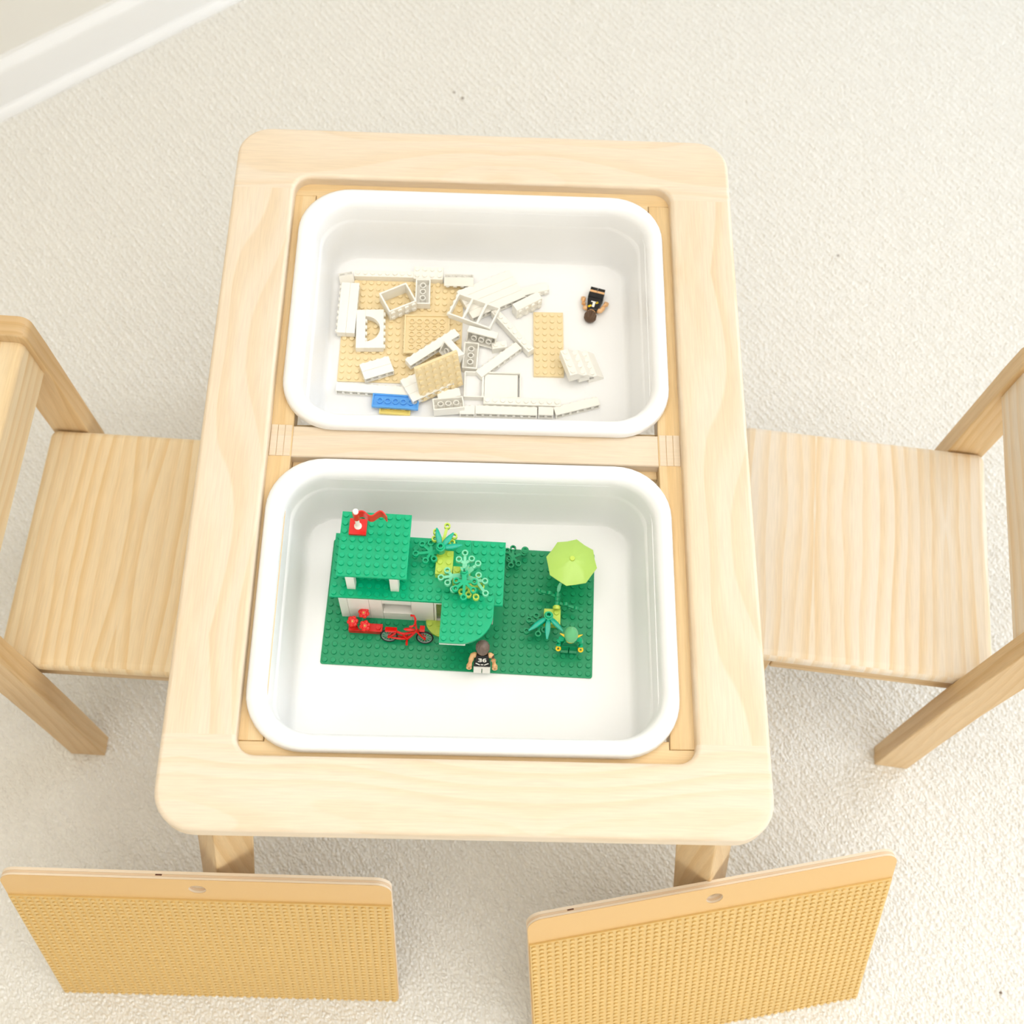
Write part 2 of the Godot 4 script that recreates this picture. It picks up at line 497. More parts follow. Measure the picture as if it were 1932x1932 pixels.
func build_table() -> void:
	var t := thing("sensory_table", "rectangular pale pine children's table with a sunken opening for two bins", "table")
	var W := 0.2583
	var D := 0.3693
	var jx := 0.195
	var jz := 0.289
	var oz := 0.3054
	var y0 := TOP - 0.025
	for s in [-1.0, 1.0]:
		# end rail: outer corners rounded, inner corners filleted
		var poly := PackedVector2Array()
		poly.append(Vector2(-W, -jz))
		for k in 9:
			var a := PI + PI / 2 * k / 8.0
			poly.append(Vector2(-W + 0.034 + cos(a) * 0.034, -D + 0.034 + sin(a) * 0.034))
		for k in 9:
			var a := PI * 1.5 + PI / 2 * k / 8.0
			poly.append(Vector2(W - 0.034 + cos(a) * 0.034, -D + 0.034 + sin(a) * 0.034))
		poly.append(Vector2(W, -jz))
		poly.append(Vector2(jx, -jz))
		for k in range(1, 7):
			var a := PI / 2 * k / 6.0
			poly.append(Vector2(jx - (oz - jz) + cos(a) * (oz - jz), -jz - sin(a) * (oz - jz)))
		for k in range(0, 7):
			var a := PI / 2 + PI / 2 * k / 6.0
			poly.append(Vector2(-jx + (oz - jz) + cos(a) * (oz - jz), -jz - sin(a) * (oz - jz)))
		var sharp := [poly.size() - 1, 19]
		var xf := Transform3D.IDENTITY if s > 0.0 else Transform3D(Basis(Vector3.UP, PI), Vector3.ZERO)
		part(t, "end_rail", G.new().prism(poly, y0, TOP, 0.0045, sharp, xf), M.top_end, "x", Vector2(0.05 * s, 0.11 + 0.13 * s))
		var side := PackedVector2Array([Vector2(jx, jz), Vector2(jx, -jz), Vector2(W, -jz), Vector2(W, jz)])
		part(t, "side_rail", G.new().prism(side, y0, TOP, 0.0045, [1, 3], xf), M.top_side, "z", Vector2(0.02 + 0.07 * s, 0.2 * s))
		# sunken ledges on which the bins hang
		part(t, "side_ledge", G.new().prism(PackedVector2Array([Vector2(0.174, 0.2904), Vector2(0.174, -0.2904), Vector2(0.199, -0.2904), Vector2(0.199, 0.2904)]), TOP - 0.034, TOP - 0.0125, 0.0012, [], xf), M.ledge, "z", Vector2(0.1, 0.3 * s))
		part(t, "end_ledge", G.new().prism(PackedVector2Array([Vector2(-0.199, -0.309), Vector2(0.199, -0.309), Vector2(0.199, -0.2906), Vector2(0.1735, -0.2906), Vector2(0.1735, -0.2835), Vector2(-0.1735, -0.2835), Vector2(-0.1735, -0.2906), Vector2(-0.199, -0.2906)]), TOP - 0.034, TOP - 0.0128, 0.0012, [], xf), M.ledge, "x", Vector2(0.17, 0.1 * s))
	var bar := part(t, "crossbar", G.new().prism(PackedVector2Array([Vector2(-0.1745, -0.0165), Vector2(0.1745, -0.0165), Vector2(0.1745, 0.0165), Vector2(-0.1745, 0.0165)]), TOP - 0.034, TOP - 0.0128, 0.002), M.top_end, "x", Vector2(0.2, 0.05))
	part(bar, "lower_lip", G.new().prism(PackedVector2Array([Vector2(-0.1738, -0.0245), Vector2(0.1738, -0.0245), Vector2(0.1738, 0.0245), Vector2(-0.1738, 0.0245)]), TOP - 0.04, TOP - 0.025, 0.0012), M.ledge, "x", Vector2(0.1, 0.0))
	for s in [-1.0, 1.0]:      # the ends of the bar lie housed in the side ledges, cut with three shallow grooves
		for k in 3:
			var x := 0.1752 + k * 0.0066
			part(bar, "housed_end", G.new().prism(PackedVector2Array([Vector2(x, -0.0165), Vector2(x + 0.0062, -0.0165), Vector2(x + 0.0062, 0.0165), Vector2(x, 0.0165)]), TOP - 0.014, TOP - 0.0118 + 0.0002 * k, 0.0004, [], Transform3D.IDENTITY if s > 0.0 else Transform3D(Basis(Vector3.UP, PI), Vector3.ZERO)), M.top_end, "x", Vector2(0.2, 0.05))
	for sx in [-1.0, 1.0]:
		for sz in [-1.0, 1.0]:
			leg(t, sx, sz, 0.0428, 0.593, Vector2(-0.2485, 0.3616), Vector2(0.1215, 0.1239), y0, M.leg, Vector2(0.07 * sx, 0.1 * sz))

# ---------------------------------------------------------------- bins
func build_bin(x0: float, x1: float, z0: float, z1: float, label: String) -> void:
	var t := thing("storage_bin", label, "bin", "white bins hung in the table")
	t.position = Vector3((x0 + x1) / 2, TOP, (z0 + z1) / 2)
	var hx := (x1 - x0) / 2
	var hz := (z1 - z0) / 2
	# inset from the outer rim, height, corner radius: from the outside bottom over the rim to the inner floor
	var prof := [[0.0345, -0.0955, 0.020], [0.031, -0.0955, 0.024], [0.0255, -0.090, 0.029], [0.0195, -0.030, 0.034], [0.0175, -0.0135, 0.038], [0.0022, -0.0120, 0.050], [0.0012, -0.0120, 0.051], [0.0, -0.0105, 0.052], [0.0, -0.0050, 0.052], [0.0012, -0.0022, 0.051], [0.0038, -0.0006, 0.0495], [0.0070, 0.0, 0.048], [0.0100, -0.0006, 0.046], [0.0130, -0.0026, 0.044], [0.0152, -0.0060, 0.042], [0.0166, -0.0110, 0.041], [0.0176, -0.0220, 0.040], [0.0182, -0.0290, 0.0395], [0.0196, -0.0312, 0.038], [0.0212, -0.0325, 0.0365], [0.0224, -0.0360, 0.0355], [0.0262, -0.0800, 0.031], [0.0276, -0.0870, 0.029], [0.0303, -0.0912, 0.026], [0.0350, -0.0930, 0.021]]
	var rings := []
	for p in prof:
		var iz: float = p[0] if p[0] < 0.0166 else 0.0166 + (p[0] - 0.0166) * 0.25     # the long walls are steeper
		rings.append(ring_at(rrect(-hx + p[0], hx - p[0], -hz + iz, hz - iz, p[2], 10), p[1]))
	part(t, "shell", G.new().loft(rings), M.bin)

# ---------------------------------------------------------------- chairs
func build_chair(label: String, pos: Vector3, turn: float, off: float, seat_mat: Material) -> void:
	# local: +x to the front, origin on the floor below the middle of the seat's rear edge
	var t := thing("small_chair", label, "chair", "small pine chairs at the table")
	t.position = pos
	t.rotation.y = turn
	var sh := 0.275
	part(t, "seat", G.new().prism(rrect(0.0, 0.285, -0.1425, 0.1425, 0.0095), sh - 0.021, sh, 0.008), seat_mat, "z", Vector2(off, off * 0.7))
	for s in [-1.0, 1.0]:
		# rear post: straight below the seat, leaning back and rounded over above it
		var front := []
		var back := []
		for h in [0.0, 0.12, 0.235, 0.30, 0.36, 0.42]:
			var k := clampf((h - 0.22) / 0.25, 0.0, 1.0)
			var foot := 0.0075 * clampf(1.0 - h / 0.235, 0.0, 1.0)       # the foot stands a little further forward
			front.append(Vector2(0.0455 - 0.017 * k + foot, h)); back.append(Vector2(0.003 - 0.019 * k + foot, h))
		var poly := PackedVector2Array()
		for p in front: poly.append(p)
		var fx := 0.0285
		var bx := -0.0162
		for q in 7:
			var a := PI / 2 * q / 6.0
			poly.append(Vector2(fx - 0.013 + cos(a) * 0.013, 0.457 + sin(a) * 0.013))
		for q in 7:
			var a := PI / 2 + PI / 2 * q / 6.0
			poly.append(Vector2(bx + 0.013 + cos(a) * 0.013, 0.457 + sin(a) * 0.013))
		back.reverse()
		for p in back: poly.append(p)
		# polygon (x, y) pushed through z
		var xf := Transform3D(Basis(Vector3(1, 0, 0), Vector3(0, 0, 1), Vector3(0, -1, 0)), Vector3.ZERO)
		var za := 0.1430 if s > 0.0 else -0.1675
		part(t, "rear_post", G.new().prism(poly, za, za + 0.0245, 0.002, [], xf), M.leg, "y", Vector2(off + 0.05 * s, 0.1))
		part(t, "front_leg", G.new().prism(rrect(0.236, 0.272, -0.018, 0.018, 0.003, 3), 0.0, sh - 0.0215, 0.001, [], Transform3D(Basis.IDENTITY, Vector3(0, 0, 0.118 * s))), M.leg, "y", Vector2(off + 0.1 + 0.06 * s, 0.2))
		part(t, "side_apron", G.new().prism(rrect(0.0, 0.234, -0.009, 0.009, 0.002, 3), sh - 0.058, sh - 0.0215, 0.001, [], Transform3D(Basis.IDENTITY, Vector3(0, 0, 0.124 * s))), M.leg, "x", Vector2(off, 0.3 * s))
	var bp := PackedVector2Array()
	for c in [[0.0155, 0.449, 0.0], [-0.0115, 0.449, PI / 2]]:
		for q in 6:
			var a: float = c[2] + PI / 2 * q / 5.0
			bp.append(Vector2(c[0] + cos(a) * 0.008, c[1] + sin(a) * 0.008))
	bp.append(Vector2(-0.015, 0.398)); bp.append(Vector2(0.0275, 0.398))
	var bx2 := Transform3D(Basis(Vector3(1, 0, 0), Vector3(0, 0, 1), Vector3(0, -1, 0)), Vector3.ZERO)
	part(t, "backrest", G.new().prism(bp, -0.1428, 0.1428, 0.0, [], bx2), seat_mat, "z", Vector2(off + 0.13, 0.2))

# ---------------------------------------------------------------- boards
func build_board(label: String, pos: Vector3, yaw: float, lean: float, knot: float) -> void:
	var t := thing("stud_board", label, "board", "stud boards leaning on the table legs")
	t.position = pos
	t.rotation = Vector3(-lean, yaw, 0)
	var w := 0.193
	var h := 0.300
	# plies, front face towards local +z; polygon (x, y)
	var xf := Transform3D(Basis(Vector3(1, 0, 0), Vector3(0, 0, 1), Vector3(0, -1, 0)), Vector3.ZERO)
	var layers := [[-0.0126, -0.0094, M.ply_pale, "ply"], [-0.0093, -0.0068, M.ply_mid, "ply"], [-0.0067, -0.0042, M.ply_pale, "ply"], [-0.0042, -0.0037, M.board_face, "painted_face"]]
	if not cache.has("board"):
		var out := []
		for l in layers:
			var g := G.new()
			for s in [-1.0, 1.0]:
				var poly := PackedVector2Array()
				poly.append(Vector2(0, 0)); poly.append(Vector2(w, 0))
				for k in 8:
					var a := PI / 2 * k / 7.0
					poly.append(Vector2(w - 0.016 + cos(a) * 0.016, h - 0.016 + sin(a) * 0.016))
				poly.append(Vector2(0, h))
				for k in 11:          # half of the round finger hole
					var a := PI / 2 - PI * k / 10.0
					poly.append(Vector2(cos(a) * 0.0088, 0.279 + sin(a) * 0.0088))
				var m := Transform3D(Basis(Vector3(s, 0, 0), Vector3(0, 0, 1), Vector3(0, -1, 0)), Vector3.ZERO)
				var before := g.t.size()
				g.prism(poly, l[0], l[1], 0.0003 if l[3] == "ply" else 0.0, [10, poly.size() - 1], m)
				if s < 0.0:
					for k in range(before, g.t.size(), 3):
						var q := g.t[k]
						g.t[k] = g.t[k + 1]; g.t[k + 1] = q
			out.append(mesh(g))
		cache.board = out
		var v := PackedVector3Array()
		var n := PackedVector3Array()
		for i in 48:
			for j in 32:
				add_stud(v, n, Vector3((i - 23.5) * S, 0.004 + j * S, -0.0017), Basis(Vector3(1, 0, 0), Vector3(0, 0, 1), Vector3(0, -1, 0)))
		cache.board_studs = arr(v, n)
		cache.board_sheet = mesh(G.new().box(Vector3(-0.192, 0.0002, -0.0037), Vector3(0.192, 0.2568, -0.0017)))
	for k in layers.size():
		part(t, layers[k][3], cache.board[k], layers[k][2])
	part(t, "knot", G.new().box(Vector3(knot - 0.0035, h - 0.0004, -0.0092), Vector3(knot + 0.003, h + 0.00012, -0.0076)), M.knot)
	var sheet := part(t, "stud_sheet", cache.board_sheet, M.board_stud)
	var st := part(sheet, "studs", cache.board_studs, M.board_stud)
	st.set_meta("kind", "stuff")

func add_stud(v: PackedVector3Array, n: PackedVector3Array, p: Vector3, b := Basis.IDENTITY) -> void:
	for k in stud_v.size():
		v.append(p + b * stud_v[k])
		n.append(b * stud_n[k])

func make_stud() -> void:
	var g := G.new()
	g.loft([g.circle(Vector3(0, -0.0002, 0), Vector3.UP, 0.00245, 14), g.circle(Vector3(0, 0.00155, 0), Vector3.UP, 0.00245, 14), g.circle(Vector3(0, 0.00175, 0), Vector3.UP, 0.00225, 14)], false, true)
	var a: Array = mesh(g).surface_get_arrays(0)
	stud_v = a[Mesh.ARRAY_VERTEX]
	stud_n = a[Mesh.ARRAY_NORMAL]

# ---------------------------------------------------------------- toy bricks
func stud_mesh(spots: Array, y: float) -> ArrayMesh:
	var v := PackedVector3Array()
	var n := PackedVector3Array()
	for p in spots: add_stud(v, n, Vector3(p.x, y, p.y))
	return arr(v, n)

func grid_spots(nx: int, nz: int) -> Array:
	var out := []
	for i in nx:
		for j in nz: out.append(Vector2((i - (nx - 1) / 2.0) * S, (j - (nz - 1) / 2.0) * S))
	return out

func brick_meshes(nx: int, nz: int, h: float) -> Array:   # [hollow body, studs, inner tubes], centred on the body
	var key := "%d_%d_%.4f" % [nx, nz, h]
	if cache.has(key): return cache[key]
	var x := nx * S / 2 - 0.0001
	var z := nz * S / 2 - 0.0001
	var y := h / 2
	var w := 0.0014
	var g := G.new()
	var b := 0.00022
	var o := ring_at(rrect(-x, x, -z, z, 0.0004, 2), -y)
	var o1 := ring_at(rrect(-x, x, -z, z, 0.0004, 2), y - b)
	var o2 := ring_at(rrect(-x + b, x - b, -z + b, z - b, 0.0003, 2), y)
	var i0 := ring_at(rrect(-x + w, x - w, -z + w, z - w, 0.0003, 2), -y)
	var i1 := ring_at(rrect(-x + w, x - w, -z + w, z - w, 0.0003, 2), y - minf(0.0012, h * 0.4))
	g.loft([i1, i0, o, o1, o2], true, true)
	var t := G.new()
	var top := y - minf(0.0012, h * 0.4)
	if nx > 1 and nz > 1:
		for i in nx - 1:
			for j in nz - 1:
				var c := Vector3((i - (nx - 2) / 2.0) * S, 0, (j - (nz - 2) / 2.0) * S)
				t.pipe(c + Vector3.UP * (-y), c + Vector3.UP * (top - 0.00005), 0.00325, 0.0024, 16)
	else:
		var n := maxi(nx, nz)
		for i in n - 1:
			var d := (i - (n - 2) / 2.0) * S
			var c := Vector3(d, 0, 0) if nx > 1 else Vector3(0, 0, d)
			t.cyl(c + Vector3.UP * (-y), c + Vector3.UP * (top - 0.00005), 0.0016, -1.0, 10)
	cache[key] = [mesh(g), stud_mesh(grid_spots(nx, nz), y), mesh(t) if t.t.size() > 0 else null]
	return cache[key]

func add_brick(parent: Node3D, called: String, nx: int, nz: int, h: float, mat: Material, xf: Transform3D, studs := true, tubes := true) -> MeshInstance3D:
	var m := brick_meshes(nx, nz, h)
	var b := part(parent, called, m[0], mat)
	b.transform = xf
	if studs: part(b, "studs", m[1], mat).set_meta("kind", "stuff")
	if tubes and m[2]: part(b, "tubes", m[2], mat)
	return b

# put a thing so that the line from pixel a to pixel b, at height htop, is the middle of its upper side;
# half is its half height as it lies; tilt turns it about its own length (0 studs up, 180 studs down)
func lay(t: Node3D, a: Vector2, b: Vector2, htop: float, half: float, tilt := 0.0, pitch := 0.0) -> void:
	var p := at(a.x, a.y, htop)
	var q := at(b.x, b.y, htop)
	var c := (p + q) / 2
	var d := q - p
	t.position = c - Vector3(0, half, 0)
	t.basis = Basis(Vector3.UP, atan2(-d.z, d.x)) * Basis(Vector3.BACK, deg_to_rad(pitch)) * Basis(Vector3.RIGHT, deg_to_rad(tilt))

const GB := "loose white toy bricks in the bin"
func loose(label: String, nx: int, nz: int, h: float, mat: Material, a: Vector2, b: Vector2, htop: float, half: float, tilt := 0.0, pitch := 0.0, called := "toy_brick") -> Node3D:
	var t := thing(called, label, "toy brick", GB if mat == M.white else "")
	var m := brick_meshes(nx, nz, h)
	part(t, "body", m[0], mat)
	part(t, "studs", m[1], mat).set_meta("kind", "stuff")
	if m[2]: part(t, "tubes", m[2], mat)
	lay(t, a, b, htop, half, tilt, pitch)
	return t

func stack(label: String, n: int, layers: int, a: Vector2, b: Vector2, htop: float, tilt: float, pitch := 0.0) -> Node3D:   # 1-wide bricks pushed together into a small wall
	var t := thing("brick_wall", label, "toy bricks", GB)
	for k in layers:
		add_brick(t, "brick", n, 1, BH - 0.0001, M.white, Transform3D(Basis.IDENTITY, Vector3(0, (k - (layers - 1) / 2.0) * BH, 0)), k == layers - 1, k == 0)
	lay(t, a, b, htop, 0.004, tilt, pitch)
	return t

func window_frame(parent: Node3D, lx: float, lz: float, h: float, wall: float, bars: Array) -> void:   # an open frame lying flat, bars across at x
	var g := G.new()
	var o := rrect(-lx / 2, lx / 2, -lz / 2, lz / 2, 0.0005, 2)
	var i := rrect(-lx / 2 + wall, lx / 2 - wall, -lz / 2 + wall, lz / 2 - wall, 0.0004, 2)
	g.loft([ring_at(i, h / 2), ring_at(i, -h / 2), ring_at(o, -h / 2), ring_at(o, h / 2)], false, false, true)
	part(parent, "frame", g, M.white)
	for x in bars: part(parent, "glazing_bar", G.new().box(Vector3(x - 0.0011, -h * 0.1, -lz / 2 + wall), Vector3(x + 0.0011, h / 2 - 0.0002, lz / 2 - wall)), M.white)

func build_loose_bricks() -> void:
	var f := BINF
	# tan baseplate under the pile
	var t := thing("tan_baseplate", "large square tan studded baseplate lying under the white bricks", "baseplate")
	t.position = Vector3(-0.0825, f, -0.1780)
	t.rotation.y = -0.0045
	part(t, "plate", G.new().prism(rrect(-0.064, 0.064, -0.064, 0.064, 0.001, 3), 0.0002, 0.0015, 0.0003), M.tan)
	part(t, "studs", stud_mesh(grid_spots(16, 16), 0.0015), M.tan).set_meta("kind", "stuff")
	var p := f + 0.0033        # on its studs
	loose("white one-by-eight brick, studs up, along the far edge of the tan baseplate", 8, 1, BH, M.white, Vector2(669.5, 515.0), Vector2(779, 517.8), f + BH, BH / 2)
	loose("white two-by-four brick, studs up, between two long bricks at the far edge", 4, 2, BH, M.white, Vector2(780.6, 514.0), Vector2(836.4, 516), f + BH, BH / 2)
	loose("small white one-by-two brick tipped over at the corner of the tan baseplate", 2, 1, BH, M.white, Vector2(637.8, 521), Vector2(667.6, 516.3), f + 0.0112, 0.0055, 148.0)
	loose("white two-by-four brick tipped with its tubes showing behind the tan baseplate", 4, 2, BH, M.white, Vector2(838.3, 519.5), Vector2(893, 520.5), f + 0.0165, 0.0085, 138.0)
	stack("two white one-by-eight bricks joined, on their side along the baseplate's short edge", 8, 2, Vector2(661.5, 531.5), Vector2(651.8, 629), p + 0.008, 90.0)
	# small wall with an arch
	t = thing("arch_wall", "white toy wall piece with a round arch opening, lying on the tan baseplate", "toy bricks", GB)
	add_brick(t, "brick", 6, 1, BH - 0.0001, M.white, Transform3D(Basis.IDENTITY, Vector3(0, -BH, 0)), true, true)
	var poly := PackedVector2Array([Vector2(-0.024, 0), Vector2(-0.024, 0.0192)])
	poly = PackedVector2Array([Vector2(0.0239, 0), Vector2(0.0239, 0.0192), Vector2(-0.0239, 0.0192), Vector2(-0.0239, 0), Vector2(-0.0158, 0)])
	for k in range(1, 16):
		var a := PI - PI * k / 16.0
		poly.append(Vector2(cos(a) * 0.0158, sin(a) * 0.0155))
	poly.append(Vector2(0.0158, 0))
	var ax := Transform3D(Basis(Vector3(1, 0, 0), Vector3(0, 0, 1), Vector3(0, -1, 0)), Vector3(0, -0.0048, 0))
	part(t, "arch", G.new().prism(poly, -0.0039, 0.0039, 0.0, [], ax), M.white)
	part(t, "studs", stud_mesh(grid_spots(6, 1), 0.0144), M.white).set_meta("kind", "stuff")
	lay(t, Vector2(698.5, 582.6), Vector2(697.0, 657.5), p + 0.008, 0.004, -90.0)
	# window boxes
	t = thing("window_box", "deep white toy window frame with studded side, askew on the tan baseplate", "toy window", "white toy windows in the bin")
	window_frame(t, 0.0319, 0.0265, 0.0158, 0.0017, [])
	part(t, "studs", stud_mesh(grid_spots(4, 2), 0.0), M.white).transform = Transform3D(Basis(Vector3.RIGHT, PI / 2), Vector3(0, 0, 0.01325))
	lay(t, Vector2(725.8, 570.5), Vector2(775.2, 550.9), p + 0.0158, 0.0079)
	loose("white two-by-four brick lying upside down with its three tubes up on the baseplate", 4, 2, BH, M.white, Vector2(798.6, 528.5), Vector2(797.1, 571), p + BH, BH / 2, 180.0)
	loose("square tan six-by-six plate lying upside down, full of tube rings", 6, 6, PH, M.tan, Vector2(764.5, 629.1), Vector2(845.8, 630.3), p + PH + 0.0018, PH / 2, 180.0, 0.0, "tan_plate")
	loose("white one-by-eight brick on its side across the upturned tan plate", 8, 1, BH, M.white, Vector2(769.2, 684.1), Vector2(862.3, 625.4), p + 0.0135, 0.004, -90.0, 0.0)
	loose("hollow white two-by-three brick tipped up beside the standing tan plate", 3, 2, BH, M.white, Vector2(839, 645), Vector2(865, 673), p + 0.0215, 0.007, -118.0)
	# white wall and tan plate propped at its front
	stack("white wall of three long bricks lying against the standing tan plate", 6, 3, Vector2(768, 737), Vector2(843, 703), p + 0.0105, -90.0)
	t = thing("tan_plate", "tan six-by-six plate standing nearly upright, studs forward, among white bricks", "toy plate")
	add_brick(t, "body", 6, 6, PH, M.tan, Transform3D.IDENTITY)
	var bl := at(797, 759, f + 0.004)
	var br := at(873, 727, f + 0.004)
	var ux := (br - bl).normalized()
	var yaw := atan2(-ux.z, ux.x)
	var bs := Basis(Vector3.UP, yaw) * Basis(Vector3.RIGHT, deg_to_rad(74.0))
	t.basis = bs
	t.position = (bl + br) / 2 - bs.z * 0.024 - bs.y * 0.0016
	stack("two white one-by-four bricks joined, on their side near the baseplate's front edge", 4, 2, Vector2(683.4, 701.3), Vector2(737.8, 685.4), p + 0.008, -90.0)
	loose("long white one-by-ten brick on its side along the baseplate's front edge", 10, 1, BH, M.white, Vector2(636.8, 729), Vector2(776, 738), f + 0.0085, 0.004, -90.0)
	t = loose("blue two-by-six plate lying upside down over a yellow plate", 6, 2, PH, M.blue, Vector2(703.9, 754), Vector2(788.3, 759.6), f + 0.0090, PH / 2, 180.0, 0.0, "blue_plate")
	t = loose("yellow two-by-four plate mostly hidden under the blue plate", 4, 2, PH, M.pale_yellow, Vector2(717.5, 766), Vector2(774, 770.5), f + PH + 0.0019, PH / 2, 180.0, 0.0, "yellow_plate")
	# the heap right of the tan baseplate
	stack("large white wall of four long bricks lying under the barred window frame", 8, 4, Vector2(881, 573), Vector2(971.5, 536), f + 0.0095, -90.0)
	t = thing("window_frame", "white toy window frame with two glazing bars on top of the heap", "toy window", "white toy windows in the bin")
	window_frame(t, 0.0480, 0.0290, 0.0078, 0.0016, [-0.0075, 0.0085])
	part(t, "studs", stud_mesh(grid_spots(1, 4), 0.0), M.white).transform = Transform3D(Basis(Vector3.BACK, PI / 2), Vector3(-0.0240, 0, 0))
	lay(t, Vector2(856, 572), Vector2(934, 600), f + 0.0182, 0.0039)
	loose("white two-by-four brick on its side, studs facing the small tan plate", 4, 2, BH, M.white, Vector2(971.5, 579.7), Vector2(1018.8, 556.4), f + 0.0165, 0.008, 90.0)
	loose("white one-by-four brick on its side at the far edge of the heap", 4, 1, BH, M.white, Vector2(981.2, 551.8), Vector2(1033.6, 539.6), f + 0.0086, 0.004, 90.0)
	loose("white one-by-eight brick, studs up, slanting from the barred window to the tan plate", 8, 1, BH, M.white, Vector2(931.5, 583.8), Vector2(1002.8, 661.3), f + 0.0115, BH / 2)
	loose("white two-by-four brick on its side with open tubes, touching the barred window frame", 4, 2, BH, M.white, Vector2(882.2, 621.7), Vector2(938, 635.8), f + 0.0185, 0.008, -106.0)
	loose("white two-by-four brick upside down, three tubes up, beside the standing tan plate", 4, 2, BH, M.white, Vector2(890.2, 646.6), Vector2(886, 693.8), f + BH, BH / 2, 180.0)
	loose("white one-by-six brick on its side slanting beside the flat window", 7, 1, BH, M.white, Vector2(903.4, 705.3), Vector2(978.5, 650.7), f + 0.0090, 0.004, -90.0)
	loose("tiny white one-by-two brick, studs up, in the middle of the heap", 2, 1, BH, M.white, Vector2(931, 652), Vector2(953, 649), f + BH, BH / 2)
	t = thing("window_panel", "flat white toy window with one closed pane lying by the bin's front wall", "toy window", "white toy windows in the bin")
	window_frame(t, 0.0590, 0.0310, 0.0072, 0.0013, [-0.010])
	part(t, "shutter", G.new().prism(rrect(-0.0085, 0.0262, -0.0136, 0.0136, 0.0006, 2), -0.001, 0.0016, 0.0004), M.white)
	lay(t, Vector2(877.8, 724), Vector2(980.8, 727), f + 0.0074, 0.0036)
	loose("white one-by-ten brick, studs up, in front of the flat toy window", 10, 1, BH, M.white, Vector2(912.5, 755.3), Vector2(1057.7, 760), f + BH, BH / 2)
	loose("white one-by-eight brick on its side against the bin's front wall", 8, 1, BH, M.white, Vector2(896.3, 772), Vector2(1014, 775.7), f + 0.0084, 0.004, -90.0)
	loose("short white one-by-two brick at the end of a long one by the bin's front wall", 2, 1, BH, M.white, Vector2(1015, 774.4), Vector2(1045, 775.7), f + 0.0090, 0.004, -90.0)
	loose("white one-by-six brick on its side, slots forward, in the empty corner of the bin", 6, 1, BH, M.white, Vector2(1047.7, 775.4), Vector2(1128.6, 756), f + 0.0084, 0.004, -90.0)
	loose("white two-by-four brick upside down in front of the standing tan plate", 4, 2, BH, M.white, Vector2(817.6, 764.3), Vector2(874.4, 759.6), f + 0.0112, BH / 2, 168.0)
	loose("white one-by-three brick on its side at the foot of the standing tan plate", 3, 1, BH, M.white, Vector2(825, 746), Vector2(868, 739), f + 0.0084, 0.004, -90.0)
	loose("small white one-by-two brick on its side next to an upturned brick near the blue plate", 2, 1, BH, M.white, Vector2(868, 773), Vector2(895, 773), f + 0.0084, 0.004, -90.0)
	t = loose("narrow tan four-by-ten plate lying studs up in the open half of the bin", 4, 10, PH, M.tan, Vector2(1006.6, 648), Vector2(1063.2, 649.2), f + PH, PH / 2, 0.0, 0.0, "tan_plate")
	# stepped roof piece
	t = thing("roof_piece", "white stepped roof piece of three slopes with studs, leaning on the narrow tan plate", "toy bricks", GB)
	for k in 3:
		var sx := -0.0125 + k * 0.0115
		var top := 0.0250 - k * 0.0068
		var sp := PackedVector2Array([Vector2(sx - 0.0045, top - 0.012), Vector2(sx + 0.0125, top - 0.012), Vector2(sx + 0.0125, top - 0.0085), Vector2(sx + 0.0035, top), Vector2(sx - 0.0045, top)])
		var xf := Transform3D(Basis(Vector3(1, 0, 0), Vector3(0, 0, 1), Vector3(0, -1, 0)), Vector3.ZERO)
		var sl := part(t, "slope", G.new().prism(sp, -0.0158, 0.0158, 0.0003, [], xf), M.white)
		var sps := []
		for j in 4: sps.append(Vector2(sx - 0.0005, (j - 1.5) * S))
		part(sl, "studs", stud_mesh(sps, top), M.white).set_meta("kind", "stuff")
	var rp := at(1092, 691, f + 0.012)
	t.position = Vector3(rp.x, f + 0.0005, rp.z)
	t.basis = Basis(Vector3.UP, deg_to_rad(19.0)) * Basis(Vector3.BACK, deg_to_rad(-2.0))

